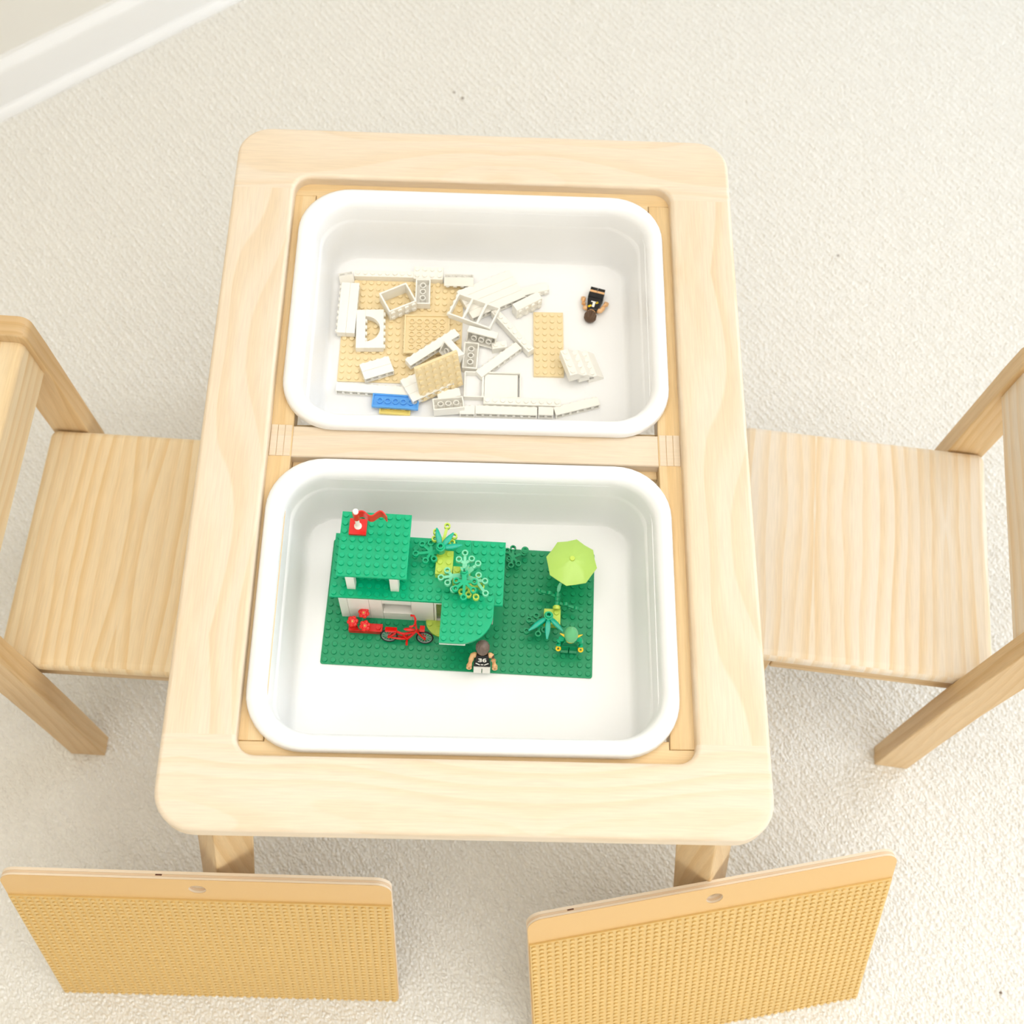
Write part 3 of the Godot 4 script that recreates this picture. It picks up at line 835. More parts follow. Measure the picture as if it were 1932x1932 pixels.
# ---------------------------------------------------------------- toy figures
func figure(label: String, c: Dictionary) -> Node3D:   # local: standing on y = 0, facing +z
	var t := thing("toy_figure", label, "toy figure", "plastic toy figures")
	var xp := Transform3D(Basis(Vector3(1, 0, 0), Vector3(0, 0, 1), Vector3(0, -1, 0)), Vector3.ZERO)
	for s in [-1.0, 1.0]:
		var lg := part(t, "leg", G.new().prism(PackedVector2Array([Vector2(-0.0040, 0.0002), Vector2(0.0058, 0.0002), Vector2(0.0058, 0.0030), Vector2(0.0036, 0.0036), Vector2(0.0038, 0.0108), Vector2(0.0028, 0.0126), Vector2(-0.0028, 0.0126), Vector2(-0.0040, 0.0108)]), (0.0003 if s > 0 else -0.0078), (0.0078 if s > 0 else -0.0003), 0.0005, [], Transform3D(Basis(Vector3(0, 0, 1), Vector3(1, 0, 0), Vector3(0, -1, 0)), Vector3.ZERO)), c.leg)
		if c.has("shoe"): part(lg, "shoe", G.new().box(Vector3(0.0002 if s > 0 else -0.0079, 0.0, -0.0042), Vector3(0.0079 if s > 0 else -0.0002, 0.0037, 0.0060)), c.shoe)
		if c.has("shin"): part(lg, "shin", G.new().box(Vector3(0.0002 if s > 0 else -0.0079, 0.0037, -0.0042), Vector3(0.0079 if s > 0 else -0.0002, 0.0062, 0.0040)), c.shin)
		var arm := part(t, "arm", arm_shape(s), c.arm)
		var swing: float = c.get("swing", 0.0)
		var spread: float = c.get("spread", 0.0)
		var sho := Vector3(s * 0.0062, 0.0252, 0)
		arm.basis = Basis(Vector3.BACK, spread * s) * Basis(Vector3.RIGHT, swing)
		arm.position = sho - arm.basis * sho
		part(arm, "hand", G.new().cyl(Vector3(s * 0.0104, 0.0160, 0.0030), Vector3(s * 0.0105, 0.0146, 0.0042), 0.0017).pipe(Vector3(s * 0.0105, 0.0126, 0.0046), Vector3(s * 0.0105, 0.0156, 0.0066), 0.0026, 0.0011, 12), c.hand)
	part(t, "hips", G.new().box(Vector3(-0.0078, 0.0126, -0.0038), Vector3(0.0078, 0.0146, 0.0038)).cyl(Vector3(-0.0077, 0.0116, 0), Vector3(0.0077, 0.0116, 0), 0.0026), c.hip)
	var tor := part(t, "torso", G.new().loft([ring_at(rrect(-0.0077, 0.0077, -0.0039, 0.0039, 0.0004, 3), 0.0147), ring_at(rrect(-0.0074, 0.0074, -0.0039, 0.0039, 0.0005, 3), 0.0175), ring_at(rrect(-0.0056, 0.0056, -0.0039, 0.0039, 0.0008, 3), 0.0270), ring_at(rrect(-0.0050, 0.0050, -0.0034, 0.0034, 0.001, 3), 0.0278)]), c.torso)
	part(t, "head", G.new().lathe([[0.0030, 0.0272], [0.0034, 0.0286], [0.0044, 0.0290], [0.0051, 0.0300], [0.0051, 0.0362], [0.0044, 0.0376], [0.0028, 0.0380]], 18), c.head)
	for s in [-1.0, 1.0]: part(tor, "eye", G.new().ball(Vector3(s * 0.0018, 0.0340, 0.0047), Vector3(0.0005, 0.0006, 0.0003), 8, 5), M.black)
	part(tor, "mouth", G.new().tube([Vector3(-0.0014, 0.0314, 0.0049), Vector3(0, 0.0309, 0.0052), Vector3(0.0014, 0.0314, 0.0049)], 0.00022, 6), M.black)
	return t

func arm_shape(s: float) -> G:
	return G.new().ball(Vector3(s * 0.0068, 0.0254, 0), Vector3(0.0026, 0.0027, 0.0027), 10, 6).tube([Vector3(s * 0.0066, 0.0258, 0), Vector3(s * 0.0090, 0.0246, 0.0), Vector3(s * 0.0100, 0.0208, 0.0006), Vector3(s * 0.0104, 0.0160, 0.0030)], 0.0027, 10, 0.0024)

func hair(t: Node3D, mat: Material, ridges: float) -> void:
	var rings := []
	for i in 10:
		var f := -0.42 + (PI / 2 + 0.42) * minf(float(i) / 9.0, 0.985)
		var ring := PackedVector3Array()
		for k in 28:
			var a := TAU * k / 28.0
			var r := 0.0063 * (1.0 + ridges * (0.5 if k % 2 else -0.5) * cos(f))
			var low := -0.0022 * cos(a - PI * 1.5 + PI) if i < 3 else 0.0      # longer at the nape
			ring.append(Vector3(cos(a) * cos(f) * r, 0.0355 + sin(f) * 0.0066 + minf(low, 0.0016), -sin(a) * cos(f) * r * 1.06))
		rings.append(ring)
	part(t, "hair", G.new().loft(rings), mat)

func build_figures() -> void:
	var bz := Transform3D(Basis(Vector3.UP, PI), Vector3.ZERO)
	# standing player seen from behind at the front edge of the green baseplate
	var t := figure("toy figure with brown hair and a black jersey numbered 36, at the baseplate's edge", {"leg": M.white, "hip": M.white, "torso": M.black, "arm": M.skin, "hand": M.skin, "head": M.skin, "swing": 0.75, "spread": 0.12})
	hair(t, paint(Color(0.46, 0.39, 0.35), 0.45), 0.10)
	var tm := TextMesh.new()
	var sf := SystemFont.new()
	sf.font_names = PackedStringArray(["Droid Sans"])
	sf.font_weight = 700
	tm.font = sf
	tm.text = "36"
	tm.font_size = 32
	tm.pixel_size = 0.00019
	tm.depth = 0.0002
	var num := MeshInstance3D.new()
	num.name = "number_print"
	num.mesh = tm
	num.material_override = M.white
	num.transform = Transform3D(Basis(Vector3.UP, PI) * Basis.from_scale(Vector3(1.25, 1.0, 1.0)), Vector3(0, 0.0226, -0.0040))
	t.add_child(num)
	for s in [-1.0, 1.0]:
		part(t, "stripe_print", G.new().box(Vector3(-0.0022, -0.0005, -0.0001), Vector3(0.0022, 0.0005, 0.0001), Transform3D(Basis(Vector3.BACK, 0.5 * s), Vector3(s * 0.0040, 0.0178, -0.00395))), M.white)
		part(t, "arm_print", G.new().ball(Vector3(s * 0.0096, 0.0248, -0.0012), Vector3(0.0016, 0.0020, 0.0016), 8, 6), M.hair)
	part(t, "patch_print", G.new().box(Vector3(-0.0012, 0.0166, -0.00405), Vector3(0.0012, 0.0176, -0.0039)), M.white)
	var g := gridpos(19.0, 0.3)
	t.position = Vector3(g.x, PT + 0.0018, g.y)
	t.basis = Basis(Vector3.UP, PI - 0.013)
	# bent forward at the hips
	var bend := Transform3D(Basis.IDENTITY, Vector3(0, 0.0138, 0)) * Transform3D(Basis(Vector3.RIGHT, 0.5), Vector3.ZERO) * Transform3D(Basis.IDENTITY, Vector3(0, -0.0138, 0))
	for q in t.get_children():
		var nm := String(q.name)
		if not (nm.begins_with("leg") or nm.begins_with("hips")): q.transform = bend * q.transform
	# green elf with a pointed hood
	t = figure("green toy elf figure with a pointed hood and yellow hands below the small bamboo", {"leg": M.green_base, "hip": M.green_base, "torso": M.green_base, "arm": M.green, "hand": M.yellow, "head": M.yellow})
	part(t, "hood", G.new().loft(hood_rings()), paint(Color(0.42, 0.77, 0.53), 0.14))
	for s in [-1.0, 1.0]:
		part(t, "ear", G.new().cyl(Vector3(s * 0.0048, 0.0335, 0.0006), Vector3(s * 0.0105, 0.0362, -0.0010), 0.0018, 0.0003, 8), M.yellow)
	for k in 2: part(t, "belt_print", G.new().box(Vector3(-0.0056 - k * 0.0012, 0.0228 - k * 0.0048, 0.0038), Vector3(0.0056 + k * 0.0012, 0.0236 - k * 0.0048, 0.00405)), M.black)
	part(t, "collar", G.new().lathe([[0.0044, 0.0270], [0.0052, 0.0276], [0.0046, 0.0288]], 14), M.yellow)
	g = gridpos(29.1, 3.5)
	t.position = Vector3(g.x, PT + 0.0018, g.y)
	t.rotation.y = -0.033
	# player lying face down in the other bin
	t = figure("toy figure in black with brown hair lying face down in the bin", {"leg": M.skin, "hip": M.black, "torso": M.black, "arm": M.skin, "hand": M.skin, "head": M.skin, "shoe": M.black, "shin": M.skin, "swing": 0.35, "spread": 0.18})
	hair(t, paint(Color(0.36, 0.26, 0.18), 0.55), 0.16)
	part(t, "shorts", G.new().box(Vector3(-0.0082, 0.0066, -0.0043), Vector3(0.0082, 0.0128, 0.0042)), M.black)
	part(t, "sash_print", G.new().box(Vector3(-0.0066, -0.0011, -0.0001), Vector3(-0.0026, 0.0011, 0.0001), Transform3D(Basis(Vector3.BACK, -0.75), Vector3(0, 0.0215, -0.0040))).box(Vector3(0.0026, -0.0011, -0.0001), Vector3(0.0056, 0.0011, 0.0001), Transform3D(Basis(Vector3.BACK, -0.75), Vector3(0, 0.0215, -0.0040))), M.yellow)
	part(t, "chest_print", G.new().box(Vector3(-0.0012, 0.0190, -0.0041), Vector3(0.0014, 0.0250, -0.0039)).box(Vector3(-0.0034, 0.0178, -0.0041), Vector3(0.0034, 0.0190, -0.0039)), M.white)
	var hp := at(1112, 603, BINF + 0.005)
	var fp := at(1128, 549, BINF + 0.005)
	var up := (hp - fp)
	up.y = 0.0
	up = up.normalized()
	var fz := Vector3.DOWN
	t.transform = Transform3D(Basis(up.cross(fz), up, fz), Vector3(fp.x, BINF + 0.0060, fp.z) - up * 0.0)

func hood_rings() -> Array:
	var rings := []
	var pr := [[0.0062, 0.0330], [0.0066, 0.0352], [0.0063, 0.0380], [0.0052, 0.0404], [0.0034, 0.0424], [0.0014, 0.0442], [0.0004, 0.0450]]
	for p in pr:
		var ring := PackedVector3Array()
		for k in 18:
			var a := TAU * k / 18.0
			ring.append(Vector3(cos(a) * p[0], p[1], -sin(a) * p[0] * 1.08 - (p[1] - 0.033) * 0.22))
		rings.append(ring)
	return rings

# ---------------------------------------------------------------- green baseplate, house, garden
const GP := Vector3(-0.01084, 0, 0.13422)
const GR := -0.03285
func gx(i: float) -> float: return (i - 16.0) * S
func gz(j: float) -> float: return -(j - 8.0) * S
func gridpos(i: float, j: float) -> Vector2:     # stud coordinates of the baseplate -> world (x, z)
	var q := Basis(Vector3.UP, GR) * Vector3(gx(i), 0, gz(j)) + GP
	return Vector2(q.x, q.z)
func on_plate(t: Node3D, y := 0.0) -> Node3D:
	t.position = Vector3(GP.x, PT + y, GP.z)
	t.rotation.y = GR
	return t
func gbox(i0: float, i1: float, j0: float, j1: float, y0: float, y1: float) -> G:
	var e := 0.00006
	return G.new().prism(rrect(gx(i0) + e, gx(i1) - e, gz(j1) + e, gz(j0) - e, 0.0003, 2), y0 + e, y1 - e, 0.0002)
func gstuds(i0: int, i1: int, j0: int, j1: int, skip: Array, y: float) -> ArrayMesh:
	var spots := []
	for i in range(i0, i1):
		for j in range(j0, j1):
			var ok := true
			for r in skip:
				if i + 0.5 > r[0] and i + 0.5 < r[1] and j + 0.5 > r[2] and j + 0.5 < r[3]: ok = false
			if ok: spots.append(Vector2(gx(i + 0.5), gz(j + 0.5)))
	return stud_mesh(spots, y)

func build_garden() -> void:
	var t := on_plate(thing("green_baseplate", "dark green rectangular studded baseplate carrying the toy house", "baseplate"))
	part(t, "plate", G.new().prism(rrect(gx(0), gx(32), gz(16), gz(0), 0.0022, 4), -0.0016, 0.0, 0.0003), M.green_base)
	part(t, "studs", gstuds(0, 32, 0, 16, [[2, 21, 6, 14], [3, 7, 4, 5], [12, 16, 4, 6], [26, 28, 6, 8], [18, 20, 0, 1], [28, 30, 3, 4]], 0.0), M.green_base).set_meta("kind", "stuff")
	# house
	var h := on_plate(thing("toy_house", "toy brick house with white walls and stepped green studded roofs", "toy house"))
	var L := 0.048
	var wall := 0.0
	part(h, "corner_column", gbox(2, 3, 6, 7, 0, L), M.white)
	part(h, "front_wall", gbox(3, 5.5, 6, 7, 0, L), M.white)
	part(h, "front_wall", gbox(5.5, 7, 6, 7, 0, L), M.white)
	part(h, "front_wall", gbox(7, 10.4, 6, 7, 0, 0.0165), M.white)
	part(h, "front_wall", gbox(7, 10.4, 6, 7, 0.0395, L), M.white)
	part(h, "front_wall", gbox(10.4, 13, 6, 7, 0, L), M.white)
	part(h, "window_ledge", gbox(7, 10.4, 7, 8.4, 0.010, 0.0165), M.white)
	part(h, "side_wall", gbox(2, 3, 7, 13, 0, L), M.white)
	part(h, "back_wall", gbox(2, 20, 13, 14, 0, L), M.white)
	part(h, "side_wall", gbox(19, 20, 7, 13, 0, L), M.white)
	part(h, "front_wall", gbox(15.5, 20, 6, 7, 0, L), M.white)
	var dr := part(h, "door_frame", G.new().box(Vector3(gx(13.05), 0, gz(7)), Vector3(gx(13.3), L, gz(6))).box(Vector3(gx(15.2), 0, gz(7)), Vector3(gx(15.45), L, gz(6))).box(Vector3(gx(13.3), 0, gz(7)), Vector3(gx(15.2), 0.0028, gz(6))).box(Vector3(gx(13.3), L - 0.0022, gz(7)), Vector3(gx(15.2), L, gz(6))), M.white)
	part(dr, "glass", G.new().box(Vector3(gx(13.3), 0.003, gz(6.4)), Vector3(gx(15.2), L - 0.002, gz(6.3))), M.glass_toy)
	part(h, "porch_strip", gbox(14, 17, 1, 2, L + 0.0008, L + PH), M.white)  # thin white strip under the porch roof's front edge
	part(h, "porch_column", gbox(14.1, 15, 4.4, 5.3, 0.0033, L + PH), M.white)
	var r1 := L + PH
	var lime_skip := [[13, 17, 8, 12], [14, 20, 6, 7], [3, 4, 7, 8], [8, 9, 7, 8], [3, 4, 13, 14], [8, 9, 13, 14]]
	var p := part(h, "roof_plate", gbox(1, 17, 6, 14, L, r1), M.green)
	part(p, "studs", gstuds(1, 17, 6, 14, lime_skip, r1), M.green).set_meta("kind", "stuff")
	p = part(h, "roof_plate", gbox(17, 21, 6, 14, L, r1), M.green)
	part(p, "studs", gstuds(17, 21, 6, 14, lime_skip, r1), M.green).set_meta("kind", "stuff")
	# rounded plate over the porch
	var poly := PackedVector2Array([Vector2(gx(14), -gz(7)), Vector2(gx(14), -gz(1))])
	for k in 13:
		var a := -PI / 2 + PI / 2 * k / 12.0
		poly.append(Vector2(gx(16.2) + cos(a) * 3.8 * S, -gz(4.8) + sin(a) * 3.8 * S))
	poly.append(Vector2(gx(20), -gz(7)))
	p = part(h, "porch_roof", G.new().prism(poly, r1 + 0.00006, r1 + PH, 0.0002), M.green)
	var sp := []
	for i in range(14, 20):
		for j in range(1, 7):
			var d := Vector2(i + 0.5 - 16.2, 4.8 - (j + 0.5))
			if d.x > 0 and d.y > 0 and d.length() > 3.35: continue
			sp.append(Vector2(gx(i + 0.5), gz(j + 0.5)))
	part(p, "studs", stud_mesh(sp, r1 + PH), M.green).set_meta("kind", "stuff")
	var r2 := r1 + 3 * BH
	for c in [[3, 7], [8, 7], [3, 13], [8, 13]]: part(h, "roof_column", gbox(c[0], c[0] + 1, c[1], c[1] + 1, r1, r2), M.white)
	p = part(h, "upper_roof", gbox(2, 10, 7, 15, r2, r2 + PH), M.green)
	part(p, "studs", gstuds(2, 10, 7, 15, [[3, 5, 12, 14]], r2 + PH), M.green).set_meta("kind", "stuff")
	# flag on a red tile
	t = on_plate(thing("toy_flag", "wavy red flag on a white pole standing on a red tile", "toy flag"))
	var y := r2 + PH
	part(t, "tile", gbox(3, 5, 12, 14, y, y + PH), M.red)
	var c := Vector3(gx(4), y + PH, gz(13))
	part(t, "pole", G.new().lathe([[0.0035, 0.0], [0.0035, 0.0012], [0.0028, 0.0020], [0.0024, 0.0034], [0.0020, 0.0042], [0.0020, 0.0300], [0.0026, 0.0301], [0.0026, 0.0322], [0.0022, 0.0326]], 16, Transform3D(Basis.IDENTITY, c)), M.white)
	part(t, "sleeve", G.new().pipe(c + Vector3(0, 0.0175, 0), c + Vector3(0, 0.0300, 0), 0.0031, 0.00205, 14), M.red)
	var fl := G.new()
	var rings := []
	for k in 20:
		var u := k / 19.0
		var x := 0.0024 + u * 0.0255
		var z := -sin(u * 9.5 + 0.6) * 0.0030 * (0.6 + u * 0.5)
		var w := 0.0062 if k < 15 else 0.0062 - (k - 15) * 0.0002
		var ring := PackedVector3Array()
		var n := Vector3(cos(u * 9.5 + 0.6) * 0.9, 0, 1).normalized() * 0.0006
		for q in [Vector3(x, 0.0236 - w * 0.95, z) + n, Vector3(x, 0.0236 + w * 0.95, z) + n, Vector3(x, 0.0236 + w * 0.95, z) - n, Vector3(x, 0.0236 - w * 0.95, z) - n]: ring.append(c + q)
		rings.append(ring)
	part(t, "banner", fl.loft(rings), M.red)

	# flower box
	t = on_plate(thing("flower_box", "red toy flower box with three red flowers before the white wall", "flower box"))
	p = part(t, "box", gbox(3, 7, 4, 5, 0, BH * 0.75), M.red)
	part(p, "studs", gstuds(3, 7, 4, 5, [[4, 6, 4, 5]], BH * 0.75), M.red).set_meta("kind", "stuff")
	part(t, "end_block", gbox(3, 3.9, 4.4, 5.05, BH * 0.75, BH * 1.1), M.red)
	var base := Vector3(gx(4.45), BH * 0.75, gz(4.5))
	part(t, "stem_base", G.new().pipe(base, base + Vector3(0, 0.004, 0), 0.0030, 0.0016, 12), M.green_base)
	var spots := [Vector3(gx(3.55), 0.0175, gz(4.65)), Vector3(gx(4.80), 0.0205, gz(5.65)), Vector3(gx(5.05), 0.0180, gz(4.15))]
	for s in spots:
		part(t, "stem", G.new().tube([base + Vector3(0, 0.003, 0), (base + s) / 2 + Vector3(0, -0.001, 0), s], 0.0008, 7), M.green_base)
		var fw := part(t, "flower", flower(), M.red)
		fw.position = s
		fw.basis = Basis(Vector3.RIGHT, 0.3) * Basis(Vector3.UP, rng.randf() * TAU) * Basis.from_scale(Vector3.ONE * 1.2)
		part(fw, "pistil", G.new().ball(Vector3(0, 0.0024, 0), Vector3(0.0009, 0.0007, 0.0009), 8, 6), M.gold)

	# lime paving by the door
	t = on_plate(thing("lime_plate", "lime green round-edged plate at the door of the toy house", "toy plate"))
	poly = PackedVector2Array()
	for k in 17:
		var a := PI + PI * k / 16.0
		poly.append(Vector2(gx(14) + cos(a) * 1.98 * S, -gz(6) + sin(a) * 1.98 * S))
	part(t, "plate", G.new().prism(poly, 0.0, PH, 0.0002), M.lime)
	part(t, "studs", stud_mesh([Vector2(gx(12.5), gz(5.5)), Vector2(gx(13.5), gz(5.5)), Vector2(gx(14.5), gz(5.5)), Vector2(gx(15.5), gz(5.5)), Vector2(gx(13.5), gz(4.5)), Vector2(gx(14.5), gz(4.5))], PH), M.lime).set_meta("kind", "stuff")
	build_parasol()
	build_bicycle()
	build_plants()

func flower() -> G:
	var g := G.new()
	for k in 6:
		var a := TAU * k / 6.0
		g.ball(Vector3(cos(a) * 0.0027, 0.0006, sin(a) * 0.0027), Vector3(0.0019, 0.0009, 0.0019), 10, 6)
	g.lathe([[0.0026, 0.0], [0.0026, 0.0012], [0.0021, 0.0019], [0.0012, 0.0021]], 14)
	return g

func build_parasol() -> void:
	var t := thing("toy_parasol", "lime green eight-sided toy parasol over the baseplate's corner", "toy parasol")
	var g := gridpos(28.88, 12.5)
	t.position = Vector3(g.x, PT, g.y)
	t.rotation.y = deg_to_rad(-12.0)
	part(t, "pole", G.new().cyl(Vector3(0, 0.0, 0), Vector3(0, 0.0455, 0), 0.0016), M.lime)
	part(t, "foot", G.new().lathe([[0.0039, 0.0018], [0.0039, 0.005], [0.002, 0.006]], 14), M.lime)
	var gg := G.new()
	var R := 0.0245
	var prof := [[0.0012, 0.0490], [0.0095, 0.0468], [0.0175, 0.0440], [R, 0.0402], [R, 0.0394], [0.0172, 0.0430], [0.0095, 0.0458], [0.0012, 0.0480]]
	prof.reverse()
	var rings := []
	for p in prof:
		var ring := PackedVector3Array()
		for k in 16:
			var a := TAU * k / 16.0
			var rr: float = p[0] * (1.0 if k % 2 == 0 else cos(PI / 8) * 0.99)
			ring.append(Vector3(cos(a) * rr, p[1] - (0.0 if k % 2 == 0 else 0.0011 * p[0] / R), -sin(a) * rr))
		rings.append(ring)
	part(t, "canopy", gg.loft(rings), paint(Color(0.71, 0.86, 0.42), 0.25))
	part(t, "knob", G.new().lathe([[0.0025, 0.0478], [0.0025, 0.0502], [0.0023, 0.0505]], 14), M.lime)

func build_bicycle() -> void:
	var t := thing("toy_bicycle", "red toy bicycle with black tyres before the white wall", "toy bicycle")
	var a := gridpos(7.85, 3.1)
	var b := gridpos(12.1, 3.1)
	var d := b - a
	t.position = Vector3(a.x, PT + 0.0017, a.y)
	t.basis = Basis(Vector3.UP, atan2(-d.y, d.x)) * Basis(Vector3.RIGHT, deg_to_rad(-22.0))
	var WB := 0.0338
	var R := 0.0084
	for x in [0.0, WB]:
		var c := Vector3(x, R, 0)
		var g := G.new()
		var rings := []
		for k in 28:
			var an := TAU * k / 28.0
			var dir := Vector3(cos(an), sin(an), 0)
			var ring := PackedVector3Array()
			for q in 8:
				var bq := TAU * q / 8.0
				ring.append(c + dir * (R - 0.0009 + cos(bq) * 0.0009) + Vector3(0, 0, -sin(bq) * 0.0010))
			rings.append(ring)
		var w := part(t, "tyre", g.loft(rings, false, false, true), M.black)
		var sp := G.new()
		for k in 12:
			var an := TAU * k / 12.0
			sp.cyl(c, c + Vector3(cos(an), sin(an), 0) * (R - 0.0014), 0.00026, -1.0, 5)
		sp.pipe(c + Vector3(0, 0, -0.0006), c + Vector3(0, 0, 0.0006), R - 0.0012, R - 0.0019, 24)
		part(w, "spokes", sp, M.grey)
	var r := 0.00105
	var fr := G.new()
	var bb := Vector3(0.0172, 0.0052, 0)
	var seat := Vector3(0.0098, 0.0150, 0)
	var hd := Vector3(0.0262, 0.0178, 0)
	for z in [-0.0017, 0.0017]:
		fr.tube([Vector3(0, R, z), Vector3(0.0045, R + 0.0035, z), Vector3(0.0068, 0.0150, z * 0.8)], r * 0.9, 8)
		fr.tube([Vector3(0, R, z), Vector3(0.010, 0.0066, z), bb], r * 0.9, 8)
		fr.tube([Vector3(0.0272, 0.0172, z), Vector3(0.0300, 0.0125, z), Vector3(WB, R, z)], r * 0.9, 8)
	fr.tube([Vector3(0.0068, 0.0150, 0), Vector3(0.0112, 0.0124, 0), Vector3(0.0150, 0.0120, 0), Vector3(0.0182, 0.0134, 0)], r * 1.2, 8)
	fr.tube([bb, Vector3(0.0135, 0.0108, 0)], r * 1.1, 8)
	fr.tube([bb, Vector3(0.0216, 0.0108, 0), hd], r * 1.3, 8)
	fr.tube([Vector3(0.0182, 0.0134, 0), Vector3(0.0235, 0.0150, 0)], r * 1.1, 8)
	fr.cyl(Vector3(0, R, -0.0026), Vector3(0, R, 0.0026), 0.0011, -1.0, 10).cyl(Vector3(WB, R, -0.0026), Vector3(WB, R, 0.0026), 0.0011, -1.0, 10)
	part(t, "frame", fr, M.red)
	part(t, "rack", G.new().prism(rrect(-0.0035, 0.0078, -0.0026, 0.0026, 0.001, 3), 0.0158, 0.0178, 0.0004), M.red)
	part(t, "saddle", G.new().ball(Vector3(0.0192, 0.0186, 0), Vector3(0.0055, 0.0013, 0.0020), 12, 6), M.red)
	part(t, "basket", G.new().box(Vector3(0.0292, 0.0186, -0.0024), Vector3(0.0338, 0.0222, 0.0024)), M.red)
	part(t, "handlebar", G.new().tube([hd, Vector3(0.0252, 0.0245, 0), Vector3(0.0246, 0.0280, 0.0)], 0.0011, 8).tube([Vector3(0.0200, 0.0300, -0.0072), Vector3(0.0232, 0.0305, -0.0066), Vector3(0.0248, 0.0292, -0.0035), Vector3(0.0250, 0.0280, 0), Vector3(0.0248, 0.0292, 0.0035), Vector3(0.0232, 0.0305, 0.0066), Vector3(0.0200, 0.0300, 0.0072)], 0.0010, 8), M.red)
	part(t, "pedal", G.new().cyl(bb + Vector3(0, 0, -0.0045), bb + Vector3(0, 0, 0.0045), 0.0009).box(bb + Vector3(-0.0010, -0.0030, 0.0038), bb + Vector3(0.0010, 0.0010, 0.0056)), M.red)

# a spray: flat stem with ring-ended twigs; ring places given as pixels at height h
func spray(t: Node3D, called: String, mat: Material, from: Vector3, rings: Array, h: float, flat := true) -> void:
	var g := G.new()
	var cen := Vector3.ZERO
	var pts := []
	for r in rings:
		var p := at(r[0], r[1], h)
		pts.append(p)
		cen += p
	cen /= pts.size()
	var mid := from.lerp(cen, 0.62)
	mid.y = lerpf(from.y, h, 0.8)
	flat_bar(g, from, mid, 0.0022)
	for p in pts:
		var d: Vector3 = (p - mid)
		flat_bar(g, mid, p - d.normalized() * 0.0022, 0.00135)
		g.pipe(p - Vector3(0, 0.0019, 0), p + Vector3(0, 0.0016, 0), 0.0030, 0.0017, 14)
	part(t, called, g, mat)

func flat_bar(g: G, a: Vector3, b: Vector3, hw: float) -> void:
	var d := b - a
	if d.length() < 0.0005: return
	var x := d.normalized()
	var z := x.cross(Vector3.UP).normalized()
	var y := z.cross(x)
	g.prism(rrect(0, d.length(), -hw, hw, hw * 0.3, 2), -0.0009, 0.0009, 0.0002, [], Transform3D(Basis(x, y, z), a))

func blade(t: Node3D, mat: Material, a: Vector3, b: Vector3, w: float) -> void:     # a fleshy pointed leaf
	var d := b - a
	var x := d.normalized()
	var z := x.cross(Vector3.UP).normalized()
	var y := z.cross(x)
	var rings := []
	for k in 9:
		var u := k / 8.0
		var r := w * (0.18 + 0.82 * sin(PI * clampf(0.05 + u * 0.92, 0, 1)))
		if k < 2: r = w * 0.25
		var ring := PackedVector3Array()
		for q in 8:
			var an := TAU * q / 8.0
			ring.append(a + x * d.length() * u + z * cos(an) * r + y * sin(an) * r * 0.55)
		rings.append(ring)
	part(t, "leaf", G.new().loft(rings), mat)

func trunk(t: Node3D, called: String, mat: Material, a: Vector3, b: Vector3, r: float) -> void:
	var d := b - a
	var g := G.new()
	var ax := d.normalized()
	g.loft([g.circle(a, ax, r * 0.8, 16), g.circle(a + d * 0.15, ax, r, 16), g.circle(a + d * 0.78, ax, r, 16), g.circle(a + d * 0.8, ax, r * 0.72, 16), g.circle(b, ax, r * 0.72, 16), g.circle(b, ax, r * 0.42, 16), g.circle(b - d * 0.4, ax, r * 0.38, 16)], true, true)
	part(t, called, g, mat)

